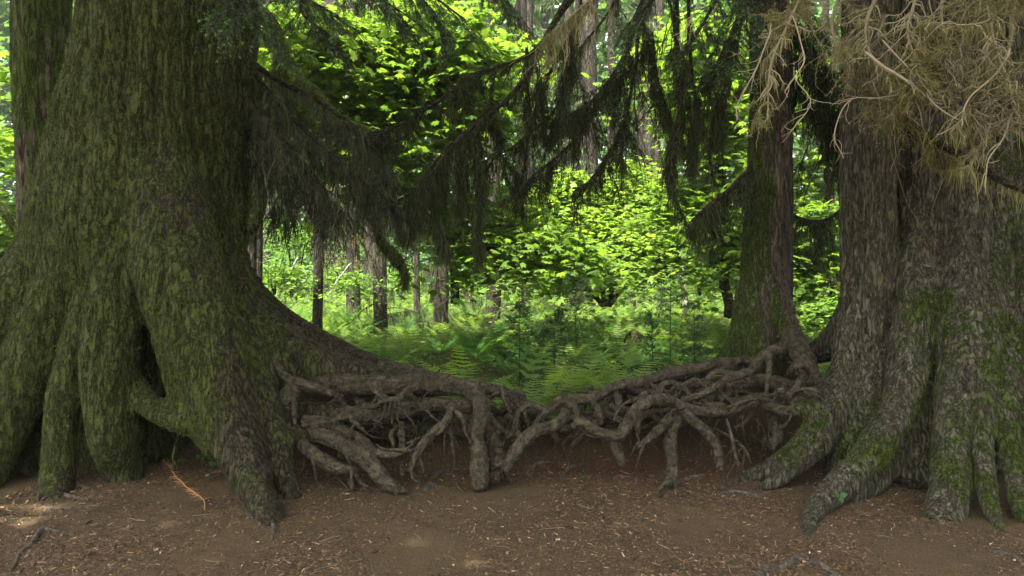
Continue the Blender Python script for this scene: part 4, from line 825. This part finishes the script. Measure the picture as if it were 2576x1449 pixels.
SF = [(1190,905,1.15,'large dark sword fern on the mossy log, the tallest in the middle'),(1100,915,.8,'sword fern arching left of the largest one'),(1270,900,.8,'sword fern tucked behind the right of the largest one'),
 (745,835,.95,'sword fern touching the root slope of the giant spruce'),(810,828,.95,'sunlit upright sword fern, second in the row by the slope'),(880,828,.95,'sword fern in the middle of the sunlit row'),(950,835,.9,'sword fern ending the sunlit row'),(1020,830,.9,'sword fern between the sunlit row and the log'),
 (1515,868,.8,'slender upright sword fern left of the mossy stump'),(1640,875,.8,'sword fern right of the mossy stump'),(1700,872,.95,'wide pale sword fern left of the red-brown trunk'),(1760,868,.9,'sword fern leaning towards the red-brown trunk'),(1450,850,.7,'small sword fern on the middle of the log'),
 (860,880,.7,'low sword fern peeping over the top root'),(960,905,.6,'small shaded sword fern just above the top root'),(1690,830,.8,'sword fern behind the wide pale one'),(1340,840,.8,'sword fern among the spruce saplings')]
used = []
for k, (x, y, s, l) in enumerate(SF):
    D = (CAMH-.15)*F/(y-HY); b = gp(x, D); o = bpy.data.objects.new('sword_fern', protos[k % 4]); COL.objects.link(o); o.location = b-[0, 0, .02]; o.rotation_euler = (0, 0, rng.uniform(0, 6)); o.scale = (s*1.4,)*3; tag(o, l, 'fern', 'sword ferns'); used.append(b[:2])
for k in range(120):
    D = 11+23*rng.random()**1.3; x = rng.uniform(650, 2150); b = gp(x, D); o = bpy.data.objects.new('sword_fern', protos[k % 4]); COL.objects.link(o); o.location = b-[0, 0, .02]; o.rotation_euler = (0, 0, rng.uniform(0, 6)); o.scale = (rng.uniform(.7, 1.1),)*3
    tag(o, 'sword fern scattered in the bright fern field behind the log', 'fern', 'ferns of the far fern field')
def field(n, dlo, dhi, tv, tf, sc, zlo, zhi, mb, pw=1., clump=.0, xl=520, xr=2250, pit=.3):
    D = dlo+(dhi-dlo)*rng.random(n)**pw; x = rng.uniform(xl, xr, n); X = (x-CX)/F*D; k = fbm(np.stack([X*.8, D*.8, X*0], 1), 3, 150) > clump; X = X[k]; D = D[k]; n = len(X)
    b = np.stack([X, D, gh(X, D)+rng.uniform(zlo, zhi, n)], 1); R = rotz(rng.uniform(0, 2*np.pi, n))@rotx(rng.normal(pit, .25, n))
    scatter(mb, tv, tf, b, R, sc*rng.lognormal(0, .3, n))
mb = MB()
for k in range(9):
    tv, tf = frond_mesh(rng.uniform(.32, .5), int(rng.integers(9, 13)), rng.uniform(.13, .2), (rng.uniform(.1, .7), rng.uniform(-.7, -.2)), w=.66, tri=True); field(330, 7.3, 14, tv, tf, 1., .03+.03*k, .1+.04*k, mb, 1., -.02+.03*(k % 3), pit=.3)
tv, tf = frond_mesh(.42, 11, .17, (.5, -.5), w=.7, tri=True); field(7000, 12.5, 26, tv, tf, .9, .05, .34, mb, .8, -.1, 560, 2200)
tv, tf = frond_mesh(.5, 8, .2, (.5, -.5), w=.7, tri=True); field(8000, 24, 50, tv, tf, .9, .2, .7, mb, .8, -.2, 560, 2200)
tag(mb.build('fern_ground_cover', M['lady']), 'bed of bright green lady fern fronds covering the clearing behind the roots', 'ferns', kind='stuff')
mb = MB(); n = 20000; D = rng.uniform(6.9, 15, n); x = rng.uniform(600, 2200, n); X = (x-CX)/F*D; k = fbm(np.stack([X*1.2, D*1.2, X*0], 1), 3, 151) > -.15+.5*(D < 7.4); X = X[k]; D = D[k]; b = np.stack([X, D, gh(X, D)+rng.uniform(.02, .1, len(X))], 1)
leaves(mb, LEAF_S, b, .05, .35, .05); tag(mb.build('oxalis_ground_cover', M['oxalis']), 'carpet of tiny green leaves on the soil behind the roots', 'ground cover', kind='stuff')
# moss on the log hummock
mb = MB(); n = 40000; X = rng.uniform(-3.6, 4.5, n); Y = rng.uniform(10.4, 12.4, n); Z = gh(X, Y); k = rng.random(n) < sm(.12, .4, Z); s = np.stack([X, Y, Z], 1)[k]; ribbons(mb, s, rdir(len(s), .8), .03*rng.lognormal(0, .4, len(s)), .014, 2, .2)
tag(mb.build('log_moss', M['moss']), 'shaggy moss over the long rotten log behind the fern bed', 'moss', kind='stuff')
# ---------------------------------------------------------------- saplings, sticks, snag
def sapling(x, ytop, D, l, h=None):
    b = gp(x, D); zt = CAMH-(ytop-HY)/F*D; H = zt-b[2]; t = thing('spruce_sapling', b, l, 'sapling', 'young spruces among the ferns'); mb = MB(); p = np.stack([b+[0, 0, H*u] for u in np.linspace(0, 1, 8)])+rng.normal(size=(8, 3))*.006
    add_tube(mb, p, np.linspace(.009, .002, 8), 6, t=.2); n = int(H*42); u = rng.random(n)**.8*.9; s = b+np.array([0, 0, 1.])*(u*H)[:, None]; d = rdir(n); d[:, 2] = .1; T = walks(s, d, (.5*(1-u)+.1)*H*.55, 5, .05, .06); prisms(mb, T, .004, .0015, .2)
    k = n*5; s, tt, u, _ = along(T, k, .2, 1.); G = walks(s, tt+rdir(k)*.8, np.full(k, .09), 2, .03, .03); prisms(mb, G, .002, .001, .2); mb.build('trunk', M['twig'], t)
    k = n*60; s, tt, u, _ = along(np.concatenate([T[:, [0, 2, 5]], G]), k); nn = MB(); ribbons(nn, s, tt*.6+rdir(k), .03, .0085, 1, 0); nn.build('needles', M['sapling'], t)['kind'] = 'stuff'
M['sapling'] = leaf_mat('young_spruce_needles', (.02,.05,.018), (.05,.1,.03), .3, .7, .1, 1.)
for x, y, D, l in ((1450,664,11.5,'tallest young spruce, slim dark stem rising in front of the vine maple'),(1687,660,12,'young spruce with flat tiers between the snag and the vine maple'),(1307,742,10,'dark young spruce over the left part of the fern bed'),(1395,756,9.8,'short young spruce right of the dark one'),(1746,735,11.5,'sparse young spruce left of the red-brown trunk'),(1640,770,10.5,'smallest young spruce behind the wide pale fern')):
    sapling(x, y, D, l)
m, nt = newmat('bleached_wood'); v = coords(nt); out_pr(nt, ramp(nt, noise(nt, v, 30, 4), [(.3, (.12,.1,.075)), (.55, (.34,.3,.24)), (.75, (.5,.47,.4))]), .85, noise(nt, v, 60), .5); M['bleached'] = m
def stick(C, l, name='leaning_stick', mat='bleached', cat='stick', group=None, z0=True):
    p, r = rows(C, n=5); mb = MB(); p += np.stack([vnoise(p*4, 160+k) for k in range(3)], 1)*.02; add_tube(mb, p, r, 8, .25, 10, .3); o = mb.build(name, M[mat], loc=p[0]); tag(o, l, cat, group); return o
for C, l, mt in (([(700,748,15,2),(725,700,15,3),(748,648,15,2.2)], 'mossy pale stick leaning left of the solitary dark trunk', 'bleached'), ([(728,750,15,3),(757,715,15,2.6),(787,680,15,1.8)], 'bleached stick leaning against the foot of the solitary dark trunk', 'bleached'),
  ([(818,755,17,1.8),(850,705,17,2),(880,664,17,2.2)], 'forked brown stick leaning between two dark trunks', 'bleached'), ([(1098,775,13,2),(1130,750,13,2),(1157,727,13,1.4)], 'short bare stick jutting up from the ferns', 'bleached'),
  ([(1412,765,17,3),(1440,715,17,3),(1488,648,17,2)], 'long pole leaning in the shade under the vine maple', 'bleached'), ([(1455,770,17,2),(1462,740,17,2.2),(1472,720,17,2),(1478,700,17,1.2)], 'twisted white twig standing beside the leaning pole', 'bleached')): stick(C, l, mat=mt)
t = stick([(1722,800,19,7),(1723,740,19,6.5),(1718,700,19,6),(1720,660,19,7),(1720,652,19,3)], 'pale broken snag with a jagged top standing in the bright ferns', 'snag', cat='snag')
stick([(1594,790,23,9),(1593,740,23,8),(1592,690,23,8)], 'short brown broken trunk under the vine maple', 'tree_stump', 'far_bark', 'stump')
stick([(1085,760,17,5),(1095,725,17,5.5),(1103,702,17,4)], 'short post-like stump capped with yellow moss', 'stump', 'moss_limb', 'stump')
stick([(2110,745,15,5),(2092,735,15,5),(2098,712,15,5),(2086,700,15,3),(2104,690,15,4)], 'white broken root poking up left of the grey trunk', 'broken_root', cat='dead wood')
stick([(2150,735,15.5,24),(2110,705,15.5,22),(2090,690,15.5,14)], 'mossy rotten log end behind the white broken root', 'rotten_log', 'moss_limb', 'log')
stick([(1590,892,12.4,20),(1591,868,12.4,24),(1592,842,12.4,20),(1592,832,12.4,10)], 'round mossy stump on the log behind the fern bed', 'stump', 'moss_limb', 'stump')
# ---------------------------------------------------------------- small things on the path
def gD(x, y):
    D = CAMH*F/(y-HY)
    for _ in range(12): D = D*.5+.5*(CAMH-float(gh((x-CX)/F*D, D)))*F/(y-HY)
    return D
def g2(L, sc, ox, oy, lift=.4): return [(ox+a*sc, oy+b*sc, gD(ox+a*sc, oy+b*sc)-.01, r*sc) for a, b, r in L]
def sroot(L, sc, ox, oy, l, mat='root', name='surface_root'):
    C = g2(L, sc, ox, oy); p, r = rows(C, n=6); p[:, 2] = gh(p[:, 0], p[:, 1])+r*.1*np.sin(np.linspace(0, 3.14, len(p))); p += np.stack([vnoise(p*6, 170+k) for k in range(3)], 1)*[.012, .012, .003]
    mb = MB(); v, f, f3 = tube(p, r, 9, .25, 12., True); ms = .05+.4*fbm(v*3, 3, 72); mb.add(v, f, ms); mb.add(v, f3, ms); tag(mb.build(name, M['root_worn'], loc=p[0], smooth=True), l, 'root' if 'root' in name else 'twig', 'roots breaking the surface of the path')
s2, s3, s4, s5 = (.5227, 0, 691.8), (.3906, 628.9, 754.7), (.434, 1257.8, 754.7), (.5008, 1823.8, 723.2)
for L, s, l in (([(190,1085,6),(205,1040,12),(255,1002,14),(330,990,14),(425,1028,9)], s2, 'grey root looping over the toe of the mossy column'), ([(205,1085,5),(270,1056,11),(330,1065,12),(425,1088,5)], s2, 'thin grey root below the looping one'),
  ([(50,1420,8),(110,1330,12),(155,1285,14),(205,1220,16),(250,1225,13),(330,1238,5)], s2, 'forked grey root near the bottom left of the path'), ([(210,1120,5),(380,1118,9),(530,1108,4)], s2, 'long flat root lying below the mossy column'),
  ([(1300,1285,5),(1315,1240,11),(1322,1205,12),(1290,1175,7)], s2, 'knotty root tip at the toe of the bare buttress'), ([(1240,1175,5),(1255,1200,8),(1280,1225,4)], s2, 'short curved root end beside the knotty one'),
  ([(1130,1222,16),(1165,1180,20),(1205,1120,22),(1250,1105,20),(1312,1132,13)], s3, 'gnarled antler-shaped root standing on the path edge'), ([(1140,1190,10),(1200,1198,11),(1290,1212,5)], s3, 'flat spur in front of the antler-shaped root'),
  ([(1020,1268,8),(1080,1250,14),(1140,1258,6)], s3, 'low worn root hump in front of the hanging roots'), ([(790,1280,7),(805,1245,12),(850,1240,6)], s3, 'small worn root elbow near the buttress'), ([(1135,1150,6),(1150,1110,10),(1172,1075,5)], s3, 'short upright root behind the antler-shaped one'),
  ([(1330,1170,5),(1345,1205,8),(1390,1240,4)], s3, 'thin curved root left of the thick standing pair'), ([(1600,1310,5),(1690,1275,8),(1775,1238,6)], s3, 'faint straight root ridge right of the thick standing pair'),
  ([(970,1092,7),(1050,1045,14),(1120,1025,14),(1190,1015,7)], s4, 'smooth stout root lying beside the central pillar root'), ([(1268,1128,6),(1330,1112,14),(1400,1112,14),(1480,1130,11),(1588,1162,4)], s4, 'long dark root lying in front of the sloping buttress'),
  ([(430,1062,5),(470,1030,9),(526,1018,6)], s4, 'small dark arched root in the red soil'), ([(340,1045,6),(375,1000,11),(405,970,12),(480,945,6)], s4, 'wiggly root climbing the red bank'), ([(650,1048,5),(690,1015,10),(760,1024,5)], s4, 'small arched root under the hooked root'),
  ([(792,1066,7),(800,1020,9),(850,995,5)], s4, 'bent root end left of the central pillar'), ([(160,985,6),(205,945,10),(290,936,5)], s4, 'thin root on the mossy part of the bank'), ([(250,1425,14),(320,1380,22),(385,1358,20),(410,1350,10)], s5, 'thick worn root hump by the tip of the curled buttress'),
  ([(425,1375,12),(490,1400,20),(570,1452,14)], s5, 'worn root running off the bottom edge'), ([(150,1460,16),(190,1420,26),(240,1425,18)], s5, 'rounded grey root knob at the bottom edge'), ([(1330,1325,8),(1400,1335,14),(1500,1370,6)], s5, 'dark root end below the ribbed trunk')):
    sroot(L, *s, l)
# fallen twigs
for k in range(26):
    x = rng.uniform(250, 2300); y = rng.uniform(1270, 1440); D = gD(x, y); b = np.array([(x-CX)/F*D, D, 0]); a = rng.uniform(0, 3.14); L = rng.uniform(.05, .16); q = b+np.linspace(-.5, .5, 6)[:, None]*L*np.array([math.cos(a), math.sin(a), 0])+rng.normal(size=(6, 3))*.003
    q[:, 2] = gh(q[:, 0], q[:, 1])+.006; mb = MB(); add_tube(mb, q, np.linspace(.003, .0018, 6), 6, t=rng.uniform(.0, .45)); tag(mb.build('fallen_twig', M['twig_tan'], loc=q[0]), 'little dry twig lying among the needles on the path', 'twig', 'dry twigs on the path')
for k in range(26):
    x = rng.uniform(150, 2300); y = rng.uniform(1250, 1440); D = gD(x, y); b = np.array([(x-CX)/F*D, D, 0]); a = rng.uniform(0, 3.14); L = rng.uniform(.03, .05); q = b+np.linspace(-.5, .5, 7)[:, None]*L*np.array([math.cos(a), math.sin(a), .1])
    q[:, 2] += gh(b[0], b[1])+.008; mb = MB(); add_tube(mb, q, .0085*np.sin(np.linspace(.35, 2.9, 7)), 8, .35, 120, t=rng.uniform(0, .3)); tag(mb.build('spruce_cone', M['litter'], loc=q[0]), 'small brown spruce cone lying on the path', 'cone', 'spruce cones on the path')
# rust-coloured dead frond
m, nt = newmat('rusty_frond'); out_pr(nt, ramp(nt, attr(nt), [(0, (.13,.065,.025)), (1, (.28,.15,.06))]), .8); M['rust'] = m
C = g2([(775,870,3),(800,920,3),(850,985,3),(910,1040,3.5),(960,1075,3.5),(985,1105,3.5),(984,1142,3)], *s2); p, r = rows(C, n=9); p[:, 2] = gh(p[:, 0], p[:, 1])+.02
mb = MB(); add_tube(mb, p, r, 6, t=.8); T_, N_v, B_ = frames(p); n = len(p)
for k in range(2, n-12):
    L = .06*min(1, (k+6)/20)
    for sg in (-1, 1):
        sd = np.cross(T_[k], [0, 0, 1.])*sg+T_[k]*-.3; ribbons(mb, p[k:k+1], sd[None]+rdir(1)*.25, L, .009, 3, .05, np.array([rng.random()]), .1)
tag(mb.build('dead_fern_frond', M['rust'], loc=p[0]), 'rust-coloured dead fern frond lying below the hollow of the giant spruce', 'fern frond')
def clover(x, y, s, n, l, lift=.05):
    D = gD(x, y); b = np.array([(x-CX)/F*D, D-.05, 0]); b[2] = gh(b[0], b[1]); t = thing('clover_plant', b, l, 'plant', 'clover-like plants in the hollow'); mb = MB(); lf = MB()
    for k in range(n):
        tip = b+np.array([rng.normal()*s*.5, rng.normal()*s*.3-.02, lift+rng.random()*s*.6]); add_tube(mb, np.array([b, (b+tip)/2+[.005, 0, .01], tip]), np.array([.0015]*3), 5)
        for j in range(3):
            a = j*2.094+rng.random(); fw = np.array([[math.cos(a), math.sin(a), .1]]); up = np.array([[rng.normal()*.2, -.75, .75]]); scatter(lf, *LEAF_S, tip[None], basis(fw-up*np.sum(fw*up)/1.125, up), s*.62, rng.random())
    mb.build('stem', M['oxalis'], t); lf.build('leaves', M['oxalis'], t)['kind'] = 'stuff'
for x, y, s, n, l in ((418,1142,.055,2,'clover-like leaf pair in the dark hollow'),(513,1158,.05,3,'clover-like plant between the hollow and the bare buttress'),(541,1176,.045,4,'largest clump of clover-like leaves by the buttress'),(543,1206,.035,1,'single low clover-like leaf below the largest clump'),(468,1168,.03,2,'tiny clover-like plant beside the thin hanging root')): clover(x, y, s, n, l)
b = P(2112, 1250, 4.83)+[0, 0, .01]; t = thing('seedling', b, 'three-leaved green seedling growing on the curled buttress root', 'plant'); mb = MB(); lf = MB()
for a in (2.7, .4, 5.0):
    fw = np.array([[math.cos(a), -.4, math.sin(a)]]); up = np.array([[.05, -1., .5]]); scatter(lf, *LEAF_Q, (b+[0, -.01, 0])[None], basis(fw, up), .05, .1)
lf.build('leaves', M['oxalis'], t)
EXPO = 2.38
# ================================================================ camera, light, world
cd = bpy.data.cameras.new('camera'); cam = bpy.data.objects.new('camera', cd); COL.objects.link(cam)
cam.location = (0, 0, CAMH); cam.rotation_euler = (RAD(90), 0, 0); cd.sensor_width = 36; cd.lens = F/2576*36
cd.shift_y = -(724.5-HY)/2576; cd.clip_end = 600; cd.clip_start = .05; scene.camera = cam
SUN_EL, SUN_AZ = 60, -142        # azimuth from +Y toward +X: high light from behind the camera, left
w = bpy.data.worlds.new('World'); scene.world = w; w.use_nodes = True; nt = w.node_tree
sk = nt.nodes.new('ShaderNodeTexSky'); sk.sky_type = 'NISHITA'; sk.sun_disc = False; sk.sun_elevation = RAD(SUN_EL); sk.sun_rotation = RAD(SUN_AZ)
sk.air_density = 1.; sk.dust_density = 4.; sk.ozone_density = 0.
bg = nt.nodes['Background']; bg.inputs[1].default_value = .15; hs = nt.nodes.new('ShaderNodeHueSaturation'); hs.inputs['Saturation'].default_value = .12; nt.links.new(sk.outputs[0], hs.inputs['Color']); nt.links.new(hs.outputs[0], bg.inputs[0])
sl = bpy.data.lights.new('sun', 'SUN'); sl.energy = 5.; sl.angle = RAD(.6); sl.color = (1, .95, .86)
so = bpy.data.objects.new('sun', sl); COL.objects.link(so); so.location = (0, 0, 30)
e, a = RAD(SUN_EL), RAD(SUN_AZ); dv = Vector((math.sin(a)*math.cos(e), math.cos(a)*math.cos(e), math.sin(e)))
so.rotation_euler = dv.to_track_quat('Z', 'Y').to_euler()
vs = scene.view_settings; vs.view_transform = 'Standard'; vs.look = 'None'; vs.gamma = 1; vs.exposure = EXPO
cy = scene.cycles; cy.max_bounces = 6; cy.diffuse_bounces = 4; cy.transmission_bounces = 4; cy.glossy_bounces = 2; cy.caustics_reflective = False; cy.caustics_refractive = False
cy.sample_clamp_indirect = 4; cy.use_denoising = True
mb = MB(); c = np.array([[a, b, d] for a in (-170, 170) for b in (-34, 235) for d in (-2.5, 45.)], float); mb.add(c, [(0,1,3,2),(4,6,7,5),(0,4,5,1),(2,3,7,6),(0,2,6,4),(1,5,7,3)])
m, nt = newmat('haze'); vp = nt.nodes.new('ShaderNodeVolumePrincipled'); vp.inputs['Density'].default_value = .00045; vp.inputs['Color'].default_value = (.9, .95, .9, 1); o_ = nt.nodes.new('ShaderNodeOutputMaterial'); nt.links.new(vp.outputs[0], o_.inputs['Volume'])
tag(mb.build('haze', m), 'thin pale haze hanging in the forest air', 'haze', kind='stuff')
cy.volume_bounces = 0
bpy.data.materials.remove(MATS0)
